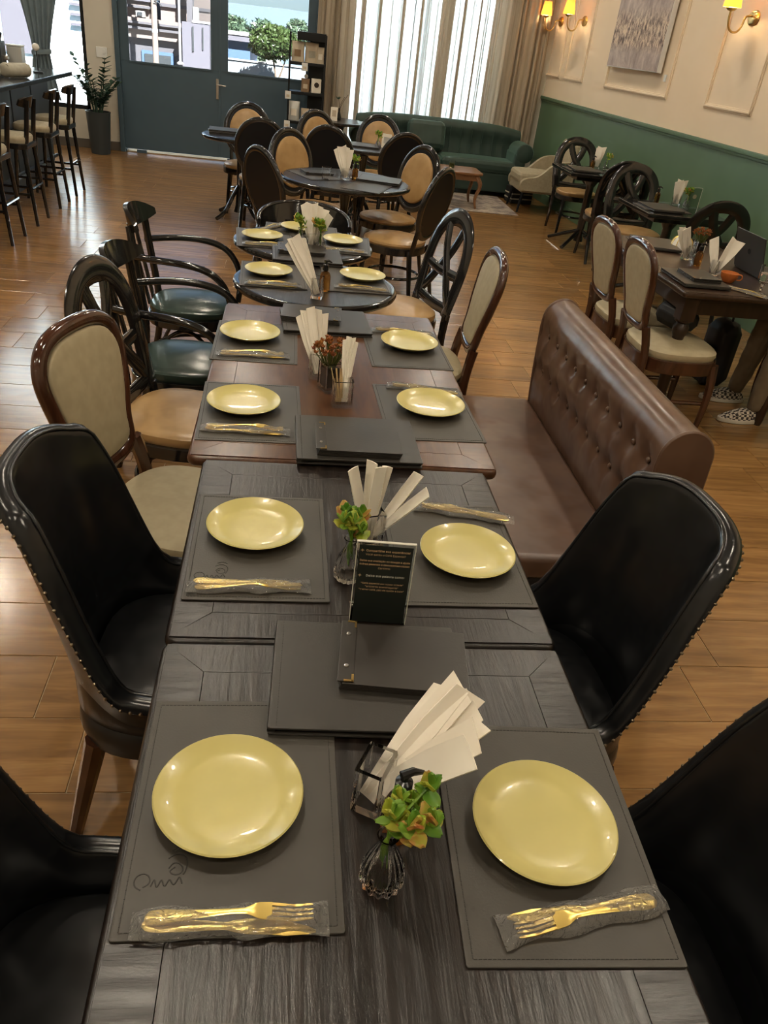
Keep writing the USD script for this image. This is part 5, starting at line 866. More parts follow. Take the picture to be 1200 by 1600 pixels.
for s in (1, -1):
    path = [(s * (LX / 2 - 0.02), y, 0.58) for y in (0.0, 0.02, 0.3, 0.6)]; part('rolled_arm', cat(tube(path, [0.105, 0.12, 0.12, 0.11], 22), soft((s * (LX / 2 - 0.07), 0.3, 0.33), (0.17, 0.58, 0.50), 0.03, 0, 1)), 'green_velvet', sf, 60)
    part('arm_front', mv(lathe([(0, 0), (0.085, 0.0), (0.10, 0.008), (0.06, 0.016), (0, 0.02)], 26), (s * (LX / 2 - 0.02), 0.004, 0.58), rx=90), 'green_velvet', sf)
    for y in (0.06, 0.54): part('foot', lathe([(0, 0), (0.018, 0), (0.028, 0.07), (0, 0.075)], 12, (s * (LX / 2 - 0.12), y, 0)), 'walnut_frame', sf)
part('back_seam', cat([tube(spline([(x, 0.436, 0.45), (x, 0.452, 0.62), (x, 0.436, 0.78)], 8), 0.004, 5) for x in np.linspace(-0.9, 0.9, 13)]), 'green_velvet', sf, True, kind='stuff')
cu2 = mv(soft((0, 0, 0), (0.52, 0.15, 0.36), 0.07, 0, 3), (0, 0, 0), rx=-16); obj('cushion', mv(cu2, (0, 0, 0)), 'green_velvet', 'green velvet cushion leaning on the left half of the sofa back', 'cushion', (1.60, 10.29, 0.655), 3, smooth=60)
obj('rug', slab(rr(0, 0, 1.70, 1.25, 0.02), 0.0, 0.010, 0.004), 'rug_pile', 'beige rug with faded purple gray pattern in front of the sofa', 'rug', (1.80, 9.44, 0.0005))
ct = thing('coffee_table', 'low honey brown coffee table with curved legs on the rug', 'table', (1.74, 9.20, 0.0105))
part('tabletop', slab(rr(0, 0, 0.84, 0.54, 0.05), 0.385, 0.41, 0.006), 'honey_wood', ct); part('apron', slab(rr(0, 0, 0.76, 0.46, 0.03), 0.315, 0.386, 0.004), 'honey_wood', ct)
for sx in (1, -1):
    for s in (1, -1): part('leg', tube(spline([(sx * 0.355, s * 0.205, 0.36), (sx * 0.395, s * 0.245, 0.29), (sx * 0.365, s * 0.215, 0.12), (sx * 0.385, s * 0.235, 0.0)], 16), np.linspace(0.030, 0.014, 16), 8), 'honey_wood', ct)
cg = thing('candle_glass', 'small dark glass jar on the coffee table', 'jar', (1.80, 9.20, 0.421)); part('body', lathe([(0, 0), (0.032, 0), (0.036, 0.008), (0.036, 0.085), (0.033, 0.085), (0.033, 0.01), (0, 0.01)], 24), 'clear_glass', cg); part('wax', lathe([(0, 0.011), (0.032, 0.011), (0.032, 0.055), (0, 0.055)], 20), 'moss_leaf', cg)
ac = thing('armchair', 'beige upholstered armchair with dark legs in the corner by the green wall', 'armchair', (3.00, 9.36, 0), 180)
part('seat_cushion', soft((0.06, 0, 0.40), (0.58, 0.52, 0.13), 0.04, 0.02), 'cream_fabric', ac, 60); part('seat_frame', box((0.02, 0, 0.30), (0.60, 0.60, 0.12), 0.02), 'cream_fabric', ac)
part('backrest', mv(soft((0, 0, 0), (0.12, 0.56, 0.52), 0.05, 0, 2), (-0.28, 0, 0.60), ry=-12), 'cream_fabric', ac, 60)
for s in (1, -1):
    a = prism(sg.Polygon([(x, z) for x, z in spline([(0.33, 0.27), (0.335, 0.36), (0.28, 0.405), (0.16, 0.43), (0.04, 0.52), (-0.08, 0.61), (-0.24, 0.635)], 30)] + [(-0.33, 0.64), (-0.30, 0.27)]), -0.035, 0.035); a.vertices = np.c_[a.vertices[:, 0], s * 0.30 + a.vertices[:, 2], a.vertices[:, 1]]; trimesh.repair.fix_normals(a); part('side_arm', a, 'cream_fabric', ac)
    for x0, x1 in ((0.27, 0.31), (-0.24, -0.29)): part('leg', leg((x0, s * 0.25, 0.26), (x1, s * 0.27, 0), 0.022, 0.014), 'black_satin', ac)
bs = thing('storage_box', 'low dark box with pale stripes on the floor behind the beige armchair', 'box', (2.88, 9.82, 0), 10); part('body', box((0, 0, 0.10), (0.30, 0.24, 0.20), 0.01), 'dark_bag', bs)
for z in (0.06, 0.12): part('stripe', box((0, 0, z), (0.304, 0.244, 0.018), 0.002), 'towel_cloth', bs)
part('folded_cloth', soft((0, 0, 0.225), (0.26, 0.20, 0.05), 0.02, 0.01, 2), 'towel_cloth', bs, 60)

# ------------------------------------------------------------------ shelf unit with coffee bags
SX0, SX1, SY0, SY1 = -0.24, 0.20, 10.20, 10.46
sh = thing('shelf_unit', 'tall black metal shelf unit stocked with coffee bags beside the dark door', 'shelf', (0, 0, 0)); SZ = [0.30, 0.64, 0.98, 1.31]
for x in (SX0, SX1):
    for y in (SY0, SY1): part('post', box((x, y, 0.82), (0.022, 0.022, 1.64)), 'black_metal', sh, False)
for z in SZ: part('shelf_board', box(((SX0 + SX1) / 2, (SY0 + SY1) / 2, z), (SX1 - SX0, SY1 - SY0, 0.035), 0.003), 'black_metal', sh)
part('header', box(((SX0 + SX1) / 2 + 0.04, (SY0 + SY1) / 2, 1.61), (SX1 - SX0 - 0.08, SY1 - SY0, 0.09), 0.004), 'black_metal', sh); part('side_panel', box((SX1 - 0.10, SY1, 0.97), (0.19, 0.012, 1.2)), 'black_metal', sh, False)
part('side_ladder', cat(*[box((SX1, (SY0 + SY1) / 2, z), (0.016, SY1 - SY0, 0.016)) for z in (0.5, 0.98, 1.4)]), 'black_metal', sh, False)
def mk_bag(w, h, d, body, lab_m, lw=0.5):
    def mk(lab, loc, rz, g):
        t = thing('coffee_bag', lab, 'bag', loc, rz, g); P = np.zeros((14, 11, 3)); Q = P.copy()
        for i, a in enumerate(np.linspace(-1, 1, 14)):
            for j, b in enumerate(np.linspace(0, 1, 11)):
                e = d / 2 * (1 - b ** 2.5) * (1 - 0.6 * a ** 6); P[i, j] = (a * w / 2 * (1 - 0.05 * math.sin(3 * b)), -e - 0.002, b * h); Q[i, j] = (a * w / 2 * (1 - 0.05 * math.sin(3 * b)), e + 0.002, b * h)
        po = part('pouch', cat(sheet(P), sheet(Q[::-1]), sheet(np.stack([Q[:, 0], P[:, 0]], 1)), sheet(np.stack([P[0], Q[0]], 1)[:, ::-1]), sheet(np.stack([P[-1], Q[-1]], 1)), sheet(np.stack([P[:, -1], Q[:, -1]], 1))), body, t, 40)
        part('label', box((0, -d / 2 * 0.86 - 0.008, h * 0.42), (w * lw, 0.004, h * 0.34)), lab_m, po, False); return t
    return mk
BG = 'coffee bags on the black shelf unit'
for w, h, dd, bm, lm, x, z, rz, lab in ((0.16, 0.22, 0.09, 'kraft_bag', 'brown_bag', -0.14, 1.329, -8, 'large beige coffee bag with brown label, left on the top shelf'), (0.17, 0.22, 0.09, 'kraft_bag', 'towel_cloth', 0.03, 1.329, 4, 'large beige coffee bag, right on the top shelf'), (0.10, 0.18, 0.07, 'kraft_bag', 'paper', 0.135, 1.329, 6, 'narrow pale coffee bag at the right end of the top shelf'),
                                     (0.11, 0.15, 0.07, 'brown_bag', 'kraft_bag', -0.03, 0.999, 0, 'brown paper coffee bag on the second shelf'), (0.14, 0.22, 0.07, 'silver_bag', 'paper', -0.16, 0.659, -5, 'silver gray coffee bag at the left of the third shelf'), (0.10, 0.15, 0.06, 'kraft_bag', 'brown_bag', -0.02, 0.659, 3, 'small beige coffee bag in the middle of the third shelf'), (0.10, 0.15, 0.06, 'kraft_bag', 'red_label', 0.09, 0.659, 8, 'small beige coffee bag at the right of the third shelf'),
                                     (0.12, 0.22, 0.08, 'towel_cloth', 'silver_bag', -0.17, 0.319, -12, 'white coffee bag on the lowest shelf'), (0.14, 0.18, 0.08, 'kraft_bag', 'red_label', 0.02, 0.319, 0, 'pale bag with red label on the lowest shelf')):
    mk_bag(w, h, dd, bm, lm)(lab, (x, 10.30, z), rz, BG)
gb = thing('gift_box', 'white box with dark round window on the second shelf of the black unit', 'box', (0.105, 10.29, 0.999), 8); part('carton', box((0, 0, 0.08), (0.12, 0.08, 0.16), 0.004), 'paper', gb); part('round_window', mv(lathe([(0, 0), (0.03, 0), (0.03, 0.003), (0, 0.003)], 20), (0, -0.041, 0.09), rx=90), 'soil', gb)
bl = thing('ornament_ball', 'white ball ornament on top of the brown bag on the second shelf', 'ornament', (-0.025, 10.30, 1.151)); part('ball', trimesh.creation.icosphere(2, 0.024).apply_translation((0, 0, 0.022)), 'white_ceramic', bl, True); part('cap', lathe([(0, 0.043), (0.006, 0.043), (0.006, 0.052), (0, 0.053)], 10), 'brass', bl)
for i, (x, z, lab) in enumerate(((-0.05, 1.30, 'white price card on the edge of the top shelf board'), (-0.245, 0.97, 'white price card at the left of the second shelf board'), (-0.245, 0.63, 'white price card at the left of the third shelf board'))): 
    pcd = thing('price_card', lab, 'card', (x, SY0 - 0.024, z), 0); part('card', box((0, 0, -0.02), (0.075, 0.004, 0.09)), 'white_plastic', pcd, False); part('print', box((0, -0.0025, -0.03), (0.04, 0.0008, 0.03)), 'kraft_bag', pcd, False)
# bud vase on the table near the curtains
bv = thing('bud_vase', 'slim dark bud vase with dry twigs on the table beside the curtains', 'vase', (0.40, 9.82, TZ + 0.0005)); part('vase', lathe([(0, 0), (0.025, 0), (0.028, 0.03), (0.012, 0.09), (0.011, 0.13), (0.009, 0.13), (0, 0.12)], 20), 'black_plastic', bv)
for a in ((0.06, 0, 0.26), (-0.02, 0.01, 0.24), (0.10, 0.0, 0.29)): part('twig', tube(spline([(0, 0, 0.1), (a[0] * 0.4, 0, 0.2), a], 10), 0.003, 5), 'bark', bv, True)
for k in range(5): part('leaf', orient(spoon_leaf(0.04, 0.022), 72 * k, 30, (-0.02, 0.01, 0.23)), 'dark_leaf', bv, 60)
nb = thing('table_card', 'white folded card standing on the table in front of the curtains', 'card', (0.33, 9.66, TZ + 0.0005), 8); part('card', cat(mv(box((0, 0, 0.075), (0.085, 0.003, 0.15)), (0, -0.014, 0), rx=-5), mv(box((0, 0, 0.075), (0.085, 0.003, 0.15)), (0, 0.014, 0), rx=5)), 'paper', nb, False); part('print', mv(box((0, -0.0022, 0.08), (0.05, 0.0006, 0.07)), (0, -0.014, 0), rx=-5), 'kraft_bag', nb, False)
fc = thing('table_card', 'white folded card on the small table before the sofa', 'card', (0.78, 7.50, TZ + 0.0005), -20); part('card', cat(mv(box((0, 0, 0.065), (0.10, 0.003, 0.13)), (0, -0.012, 0), rx=-5), mv(box((0, 0, 0.065), (0.10, 0.003, 0.13)), (0, 0.012, 0), rx=5)), 'paper', fc, False); part('print', mv(box((0, -0.0022, 0.07), (0.06, 0.0006, 0.06)), (0, -0.012, 0), rx=-5), 'silver_bag', fc, False)
place('succ2', None, (0.68, 7.36, TZ + 0.0005), 75, 'small vase with green sprig on the table before the sofa', 'succulent vases')

# ------------------------------------------------------------------ bar and plant
br = thing('bar_counter', 'dark bar counter with glossy top along the left side', 'counter', (0, 0, 0))
part('worktop', box((-2.98, 6.5, 1.01), (0.84, 4.7, 0.04), 0.006), 'bar_top', br); part('body', box((-3.10, 6.48, 0.52), (0.56, 4.6, 0.94), 0.004), 'bar_front', br)
for k in range(7): part('front_panel', box((-2.815, 4.52 + 0.655 * k, 0.53), (0.014, 0.62, 0.80), 0.004), 'bar_front', br)
part('plinth', box((-3.10, 6.48, 0.035), (0.50, 4.5, 0.07)), 'black_metal', br, False); part('foot_rail', tube([(-2.765, 4.25, 0.2), (-2.765, 8.7, 0.2)], 0.018, 10), 'black_metal', br); 
for y in (4.8, 6.5, 8.2): part('rail_bracket', tube([(-2.83, y, 0.2), (-2.765, y, 0.2)], 0.012, 8), 'black_metal', br)
for x, y, w, lab in ((-2.86, 7.02, 0.27, 'beige towel roll on the bar top, nearer the photo edge'), (-2.72, 7.42, 0.30, 'beige folded towel roll on the bar top toward the window')):
    tr = thing('towel_roll', lab, 'towel', (x, y, 1.0305), 65); part('roll', tube([(-w / 2, 0, 0.06), (-w / 2 + 0.02, 0, 0.062), (w / 2 - 0.02, 0, 0.062), (w / 2, 0, 0.06)], [0.045, 0.07, 0.07, 0.045], 18, r2=[0.04, 0.06, 0.06, 0.04]), 'towel_cloth', tr, 60); part('fold', tube([(-w / 2 + 0.01, -0.03, 0.10), (w / 2 - 0.01, -0.03, 0.10)], 0.02, 8, r2=0.014), 'towel_cloth', tr, 60)
for nm, x, y, s, m_, lab in (('coffee_grinder', -3.02, 7.9, (0.13, 0.16, 0.26), 'bar_front', 'tall dark coffee grinder on the bar against the bright window'), ('paper_box', -2.90, 8.1, (0.14, 0.12, 0.22), 'silver_bag', 'pale gray box on the bar beside the dark grinder')):
    q = thing(nm, lab, 'grinder' if nm[0] == 'c' else 'box', (x, y, 1.0305)); part('body', box((0, 0, s[2] / 2), s, 0.01), m_, q)
    if nm[0] == 'c': part('hopper', lathe([(0, 0), (0.05, 0.0), (0.07, 0.06), (0.06, 0.075), (0, 0.08)], 18, (0, 0, s[2])), 'black_plastic', q); part('spout', box((0.08, 0, 0.12), (0.05, 0.05, 0.04), 0.006), 'steel', q)
    else: part('lid', box((0, 0, s[2] + 0.006), (s[0] + 0.006, s[1] + 0.006, 0.014), 0.003), 'white_plastic', q)
dl = thing('desk_lamp', 'small lamp with white ball bulb on the bar in front of the tied curtain', 'lamp', (-2.74, 8.22, 1.0305)); part('base', lathe([(0, 0), (0.05, 0), (0.05, 0.012), (0.01, 0.018), (0, 0.018)], 20), 'black_metal', dl); part('stem', tube([(0, 0, 0.015), (0, 0, 0.20)], 0.006, 8), 'black_metal', dl); part('ball_bulb', mv(trimesh.creation.icosphere(2, 0.035), (0, 0, 0.225)), 'white_ceramic', dl, True)
ob = thing('orange_jar', 'small orange jar on the bar at the left edge of the photo', 'jar', (-3.02, 7.28, 1.0305)); part('body', lathe([(0, 0), (0.035, 0), (0.04, 0.02), (0.04, 0.08), (0.028, 0.095), (0, 0.096)], 20), 'orange_glaze', ob); part('lid', lathe([(0, 0.095), (0.03, 0.095), (0.03, 0.115), (0, 0.117)], 16), 'white_plastic', ob)
for i, (x, y, lab) in enumerate(((-3.25, 7.55, 'dark bottle on the bar left of the grinder'), (-3.32, 7.85, 'dark bottle at the back of the bar by the window'))):
    b = thing('bar_bottle', lab, 'bottle', (x, y, 1.0305)); part('body', lathe([(0, 0), (0.036, 0), (0.038, 0.02), (0.038, 0.17), (0.014, 0.22), (0.013, 0.28), (0, 0.28)], 20), 'amber_glass' if i else 'black_plastic', b); part('cap', lathe([(0, 0.275), (0.016, 0.275), (0.016, 0.30), (0, 0.302)], 12), 'brass', b)
pl = thing('potted_plant', 'leafy dark green plant in a tall tapered dark pot left of the door', 'plant', (-2.66, 10.42, 0)); part('pot', lathe([(0, 0), (0.115, 0), (0.12, 0.01), (0.152, 0.48), (0.158, 0.50), (0.146, 0.50), (0.14, 0.46), (0, 0.45)], 28), 'pot_paint', pl); part('soil', lathe([(0, 0.452), (0.139, 0.455), (0.139, 0.462), (0, 0.47)], 20), 'soil', pl)
rg = random.Random(21)
lf0 = sheet(np.array([[(x * 0.10, v * 0.027 * math.sin(math.pi * min(0.98, 0.04 + 0.96 * x)) ** 0.8, -0.02 * x * x + 0.004 * abs(v)) for v in (-1, 0, 1)] for x in np.linspace(0, 1, 5)]))
for i in range(12):
    az = 360 * i / 12 + rg.uniform(-12, 12); R = rg.uniform(0.10, 0.34); H = rg.uniform(0.85, 1.20) - 0.25 * (R > 0.26); c = math.cos(math.radians(az)); s = math.sin(math.radians(az)); s = s * 0.75
    p = spline([(0.05 * c, 0.05 * s, 0.455), (0.10 * c, 0.10 * s, 0.455 + (H - 0.455) * 0.5), (R * c, R * s, H)], 14); stm = part('stem', tube(p, np.linspace(0.008, 0.003, 14), 6), 'dark_leaf', pl, True); L = []
    for k in range(4, 14):
        for sd in (1, -1): L.append(orient(lf0, az + sd * rg.uniform(50, 85), rg.uniform(15, 45), p[k]))
    part('leaves', cat(L), 'dark_leaf', stm, True, kind='stuff')

# ------------------------------------------------------------------ the person at the laptop table (legs show, the rest sits beyond the frame)
pn = thing('person', 'seated person in khaki trousers and checkered slip on shoes at the laptop table', 'person', (0, 0, 0))
J = {'hipR': ((3.02, 2.86, 0.53), 0.098), 'hipL': ((3.02, 3.08, 0.53), 0.098), 'kneeR': ((2.62, 2.86, 0.545), 0.068), 'kneeL': ((2.66, 3.13, 0.53), 0.068), 'ankR': ((2.625, 2.915, 0.11), 0.048), 'ankL': ((2.66, 3.215, 0.11), 0.048), 'pel': ((3.05, 2.97, 0.60), 0.12)}
TR = hull_chain(J, [('hipR', 'kneeR'), ('hipL', 'kneeL'), ('kneeR', 'ankR'), ('kneeL', 'ankL'), ('hipR', 'hipL', 'pel')], 0.022, 10)
q = meshkit.fbm(TR.vertices * 16, 3, 4) - 0.5; TR.vertices = TR.vertices + TR.vertex_normals * (q * 0.018)[:, None]
J2 = {'pel': ((3.06, 2.97, 0.60), 0.118), 'waist': ((3.07, 2.97, 0.78), 0.115), 'ch1': ((3.05, 2.87, 0.97), 0.10), 'ch2': ((3.05, 3.07, 0.97), 0.10), 'shR': ((3.04, 2.80, 1.06), 0.062), 'shL': ((3.04, 3.14, 1.06), 0.062), 'elR': ((2.98, 2.74, 0.80), 0.045), 'elL': ((2.98, 3.20, 0.80), 0.045), 'wrR': ((2.80, 2.84, 0.81), 0.032), 'wrL': ((2.82, 3.14, 0.81), 0.032), 'nk': ((3.03, 2.97, 1.10), 0.06)}
SH = hull_chain(J2, [('pel', 'waist'), ('waist', 'ch1', 'ch2'), ('ch1', 'ch2', 'shR', 'shL', 'nk'), ('shR', 'elR'), ('shL', 'elL'), ('elR', 'wrR'), ('elL', 'wrL')], 0.025, 10)
JB = {'nk0': ((3.03, 2.97, 1.10), 0.052), 'nk1': ((3.01, 2.97, 1.20), 0.050), 'sk': ((3.0, 2.97, 1.31), 0.083), 'jaw': ((2.965, 2.97, 1.235), 0.048), 'fh': ((2.965, 2.97, 1.31), 0.066), 'ns0': ((2.908, 2.97, 1.285), 0.010), 'ns1': ((2.893, 2.97, 1.258), 0.013), 'earR': ((3.0, 2.885, 1.28), 0.018), 'earL': ((3.0, 3.055, 1.28), 0.018)}
bones = [('nk0', 'nk1'), ('nk1', 'sk'), ('sk', 'fh', 'jaw'), ('ns0', 'ns1', 'fh'), ('earR', 'sk'), ('earL', 'sk')]
for sd, y, wx in (('R', 2.84, 2.80), ('L', 3.14, 2.82)):
    s = 1 if sd == 'R' else -1; JB['w' + sd] = ((wx, y, 0.81), 0.026); JB['p' + sd] = ((wx - 0.06, y + 0.01 * s, 0.808), 0.022); JB['k' + sd] = ((wx - 0.075, y + 0.03 * s, 0.806), 0.017); JB['k2' + sd] = ((wx - 0.075, y - 0.03 * s, 0.806), 0.015); bones.append(('w' + sd, 'p' + sd, 'k' + sd, 'k2' + sd))
    for f, (dy, L) in enumerate(((0.032, 0.058), (0.011, 0.068), (-0.011, 0.063), (-0.031, 0.05))):
        a, b, c = f'f{f}a{sd}', f'f{f}b{sd}', f'f{f}c{sd}'; JB[a] = ((wx - 0.085, y + dy * s, 0.806), 0.009); JB[b] = ((wx - 0.085 - L * 0.55, y + dy * 1.1 * s, 0.810), 0.0085); JB[c] = ((wx - 0.085 - L * 0.9, y + dy * 1.1 * s, 0.790), 0.0075); bones += [(a, b), (b, c), ('p' + sd, a)]
    JB['t0' + sd] = ((wx - 0.03, y + 0.035 * s, 0.80), 0.012); JB['t1' + sd] = ((wx - 0.075, y + 0.058 * s, 0.792), 0.009); bones += [('w' + sd, 't0' + sd), ('t0' + sd, 't1' + sd)]
JB['aR'] = (J['ankR'][0], 0.036); JB['aR0'] = ((2.625, 2.915, 0.07), 0.036)
bd = hull_chain(JB, bones, 0.012, 6); part('body', bd, 'skin', pn, True)
part('trousers', TR, 'khaki_cloth', pn, True); part('sweater', SH, 'navy_cloth', pn, True)
hr = mv(trimesh.creation.icosphere(3, 0.093), (3.015, 2.97, 1.325)); hr.vertices = hr.vertices[:]; part('hair', hr.slice_plane((2.955, 2.97, 1.32), (0.75, 0, 0.66)), 'hair', pn, True)
for s in (1, -1): part('eye', mv(trimesh.creation.icosphere(1, 0.009), (2.912, 2.97 + s * 0.030, 1.292)), 'white_ceramic', pn, True)
part('mouth', tube(spline([(2.918, 2.95, 1.222), (2.913, 2.97, 1.220), (2.918, 2.99, 1.222)], 8), 0.005, 6), 'red_label', pn, True)
def shoe(px, py, ang):
    n, V = 34, []
    def outline(t, k): 
        x = 0.135 * math.cos(t); w = 0.046 + 0.006 * math.cos(t) - 0.004 * math.cos(2 * t); return (x * k, w * math.sin(t) * k)
    def top(x): return float(np.interp(x, [-0.135, -0.10, -0.02, 0.05, 0.11, 0.135], [0.075, 0.083, 0.082, 0.062, 0.044, 0.030]))
    a = np.linspace(0, 2 * np.pi, n, endpoint=False); rows = []
    for s in np.linspace(0, 1, 9):
        k = math.cos(s * math.pi / 2) ** 0.55 if s < 1 else 0.02; rows.append([(*outline(t, max(k, 0.02)), 0.022 + (top(outline(t, max(k, .02))[0]) - 0.022) * math.sin(s * math.pi / 2) ** 0.9) for t in a])
    V = np.array(rows).reshape(-1, 3); F = quads([(i * n + j, i * n + (j + 1) % n, (i + 1) * n + (j + 1) % n, (i + 1) * n + j) for i in range(8) for j in range(n)])
    up_ = part('shoe_upper', mv(tm(V, F), (px, py, 0.0), rz=ang), 'checker_canvas', pn, 50, label='checkered canvas slip on shoe'); part('sole', mv(slab(sg.Polygon([outline(t, 1.05) for t in a]), 0.0, 0.026, 0.005), (px, py, 0.0008), rz=ang), 'rubber', up_, 50, label='cream rubber sole')
shoe(2.555, 2.912, 180); shoe(2.595, 3.232, 172)
bg = thing('bag', 'black bag standing on the floor under the laptop table', 'bag', (2.63, 3.50, 0), 8); part('body', soft((0, 0, 0.22), (0.17, 0.22, 0.44), 0.07, 0, 2), 'dark_bag', bg, 60); part('front_pocket', soft((-0.095, 0, 0.15), (0.05, 0.17, 0.24), 0.024, 0, 2), 'dark_bag', bg, 60); part('carry_loop', tube(spline([(0, -0.04, 0.43), (0, -0.03, 0.475), (0, 0.03, 0.475), (0, 0.04, 0.43)], 14), 0.008, 8), 'dark_bag', bg, 60)
hb = thing('bag', 'dark bag lying on the seat of the nearer chair at the laptop table', 'bag', (2.05, 3.06, 0.492), 12); part('body', soft((0, 0, 0.065), (0.16, 0.24, 0.13), 0.045, 0, 2), 'dark_bag', hb, 60); part('strap', tube(spline([(-0.03, -0.09, 0.12), (-0.02, -0.05, 0.165), (0.0, 0.05, 0.165), (0.01, 0.09, 0.12)], 16), 0.007, 8), 'dark_bag', hb, 60)

# ------------------------------------------------------------------ the street outside
struct('street', box((-6, 45, -1.55), (120, 67.6, 0.1)), 'street_bounce'); struct('terrace', box((-1, 11.9, -0.05), (20, 1.9, 0.1)), 'pale_wall'); struct('terrace_wall', box((-1, 12.85, -0.8), (20, 0.12, 1.5)), 'pale_wall')
def bld(name, lab, parts, loc=(0, 0, 0), rz=0):
    t = thing(name, lab, 'building', loc, rz)
    for n, c, s, m_ in parts: part(n, box(c, s, 0.0), m_, t, False)
    return t
B = lambda x0, x1, y0, y1, z0, z1: (((x0 + x1) / 2, (y0 + y1) / 2, (z0 + z1) / 2), (x1 - x0, y1 - y0, z1 - z0))
G0 = -1.5
bld('shop_building', 'pinkish building with stepped cornice and gray lower wall across the street', [('wall', *B(-16, -3.18, 24.2, 33, G0, 0.96), 'facade_gray'), ('band', *B(-16, -3.10, 24.0, 33, 0.94, 1.14), 'facade_pink'), ('cornice', *B(-16, -3.12, 23.86, 33, 1.14, 1.20), 'facade_gray'), ('cornice', *B(-16, -3.12, 23.92, 33, 1.20, 1.27), 'facade_pink'), ('cornice', *B(-16, -3.12, 23.80, 33, 1.27, 1.32), 'facade_gray'), ('cornice', *B(-16, -3.12, 23.88, 33, 1.32, 1.40), 'facade_pink'),
    ('upper_wall', *B(-3.85, -3.02, 24.4, 33, 1.38, 1.72), 'facade_pink'), ('upper_band', *B(-3.85, -3.0, 24.3, 33, 1.72, 1.80), 'facade_gray'), ('upper_band', *B(-3.85, -3.0, 24.35, 33, 1.80, 2.3), 'facade_pink'), ('upper_wall', *B(-16, -4.15, 24.4, 33, 1.40, 1.78), 'facade_pink'), ('upper_band', *B(-16, -4.10, 24.2, 33, 1.62, 1.68), 'facade_gray'), ('upper_band', *B(-16, -4.1, 24.3, 33, 1.78, 2.5), 'facade_lilac'), ('roof', *B(-4.15, -3.85, 25.5, 33, 1.38, 2.0), 'facade_blue'),
    ('window_frame', *B(-4.36, -3.50, 24.14, 24.22, -0.2, 0.66), 'facade_blue'), ('pane', *B(-4.28, -3.95, 24.10, 24.16, -0.2, 0.58), 'dark_void'), ('pane', *B(-3.90, -3.58, 24.10, 24.16, -0.2, 0.58), 'dark_void'), ('vent_box', *B(-4.46, -4.24, 24.1, 24.4, 1.42, 1.56), 'facade_white'), ('vent_grille', *B(-4.41, -4.29, 24.06, 24.12, 1.45, 1.53), 'dark_void')])
bld('pillar_building', 'lilac gray building with two dark slots seen through the left door pane', [('wall', *B(-3.16, -2.45, 23.3, 23.78, G0, 1.45), 'facade_lilac'), ('slot', *B(-2.90, -2.86, 23.26, 23.32, 0.80, 1.36), 'dark_void'), ('slot', *B(-2.64, -2.61, 23.26, 23.32, 0.86, 1.36), 'dark_void'), ('pillar', *B(-3.04, -2.89, 23.4, 23.75, 1.45, 2.8), 'facade_gray'), ('parapet', *B(-2.90, -2.76, 23.4, 23.75, 1.45, 1.80), 'facade_white'), ('cap', *B(-2.90, -2.45, 23.28, 23.79, 1.45, 1.50), 'facade_white')])
bld('blue_shed', 'low blue walled building with pale parapet seen through the right door pane', [('wall', *B(-2.9, -1.74, 30.2, 36, G0, 1.0), 'facade_blue'), ('parapet', *B(-2.9, -1.42, 29.9, 36, 1.0, 1.17), 'facade_lilac'), ('coping', *B(-2.9, -1.40, 29.86, 36, 1.17, 1.20), 'facade_white')])
bld('garden_wall', 'long pale sunlit wall under the street tree', [('wall', *B(-6, 6, 29.2, 29.5, G0, 0.46), 'pale_wall'), ('coping', *B(-6, 6, 29.15, 29.55, 0.46, 0.50), 'facade_white')])
bld('white_building', 'white sunlit building with louvred front outside the left corner window', [('wall', *B(-12, -3.80, 16.6, 17.4, G0, 9.0), 'facade_ice'), *[('louvre', *B(-4.35, -3.85, 16.5, 16.62, 1.25 + 0.16 * k, 1.29 + 0.16 * k), 'facade_lilac') for k in range(6)], ('ledge', *B(-12, -3.80, 16.4, 16.62, 2.3, 2.4), 'facade_white'), ('window', *B(-5.6, -5.0, 16.54, 16.62, 0.7, 1.6), 'facade_lilac'), ('door', *B(-6.6, -6.0, 16.54, 16.62, G0, 1.0), 'facade_gray')])  # unseen upper height is added to brighten the floor reflection
bld('white_building', 'white building added unseen behind the sheer curtain to brighten it', [('wall', *B(0.9, 9, 17.0, 19, G0, 7.0), 'facade_ice'), ('ledge', *B(0.9, 9, 16.9, 17.02, 2.6, 2.7), 'facade_ice'), ('window', *B(2.2, 3.0, 16.96, 17.02, 3.2, 4.4), 'facade_lilac'), ('window', *B(4.2, 5.0, 16.96, 17.02, 3.2, 4.4), 'facade_lilac')])  # added reflector: throws sunlight onto the back of the sheer
def pole(name, lab, x, y, r, h, m_):
    t = thing(name, lab, 'pole', (x, y, G0)); part('shaft', lathe([(0, 0), (r * 1.1, 0), (r, h), (0, h)], 14), m_, t); return t
p1 = pole('utility_pole', 'thick pale wooden utility pole in front of the pink building', -3.66, 22.0, 0.068, 6, 'pole_wood'); part('band', lathe([(0.075, 2.65), (0.078, 2.66), (0.078, 2.72), (0.075, 2.73)], 14), 'facade_white', p1); part('cable_clamp', cat(tube([(0.0, -0.07, 3.26), (0.12, -0.09, 3.30), (0.20, -0.05, 3.22)], 0.012, 6), tube([(0.02, -0.07, 3.32), (0.16, -0.1, 3.34)], 0.012, 6)), 'dark_void', p1)
p2 = pole('lamp_post', 'slim white lamp post beside the lilac building', -3.06, 22.0, 0.030, 6, 'pole_white'); part('collar', lathe([(0.03, 2.02), (0.085, 2.03), (0.085, 2.06), (0.03, 2.10)], 14), 'facade_white', p2); part('base_sleeve', lathe([(0, 0), (0.05, 0), (0.045, 2.02), (0, 2.02)], 12), 'facade_gray', p2)
rg2 = np.random.default_rng(6)
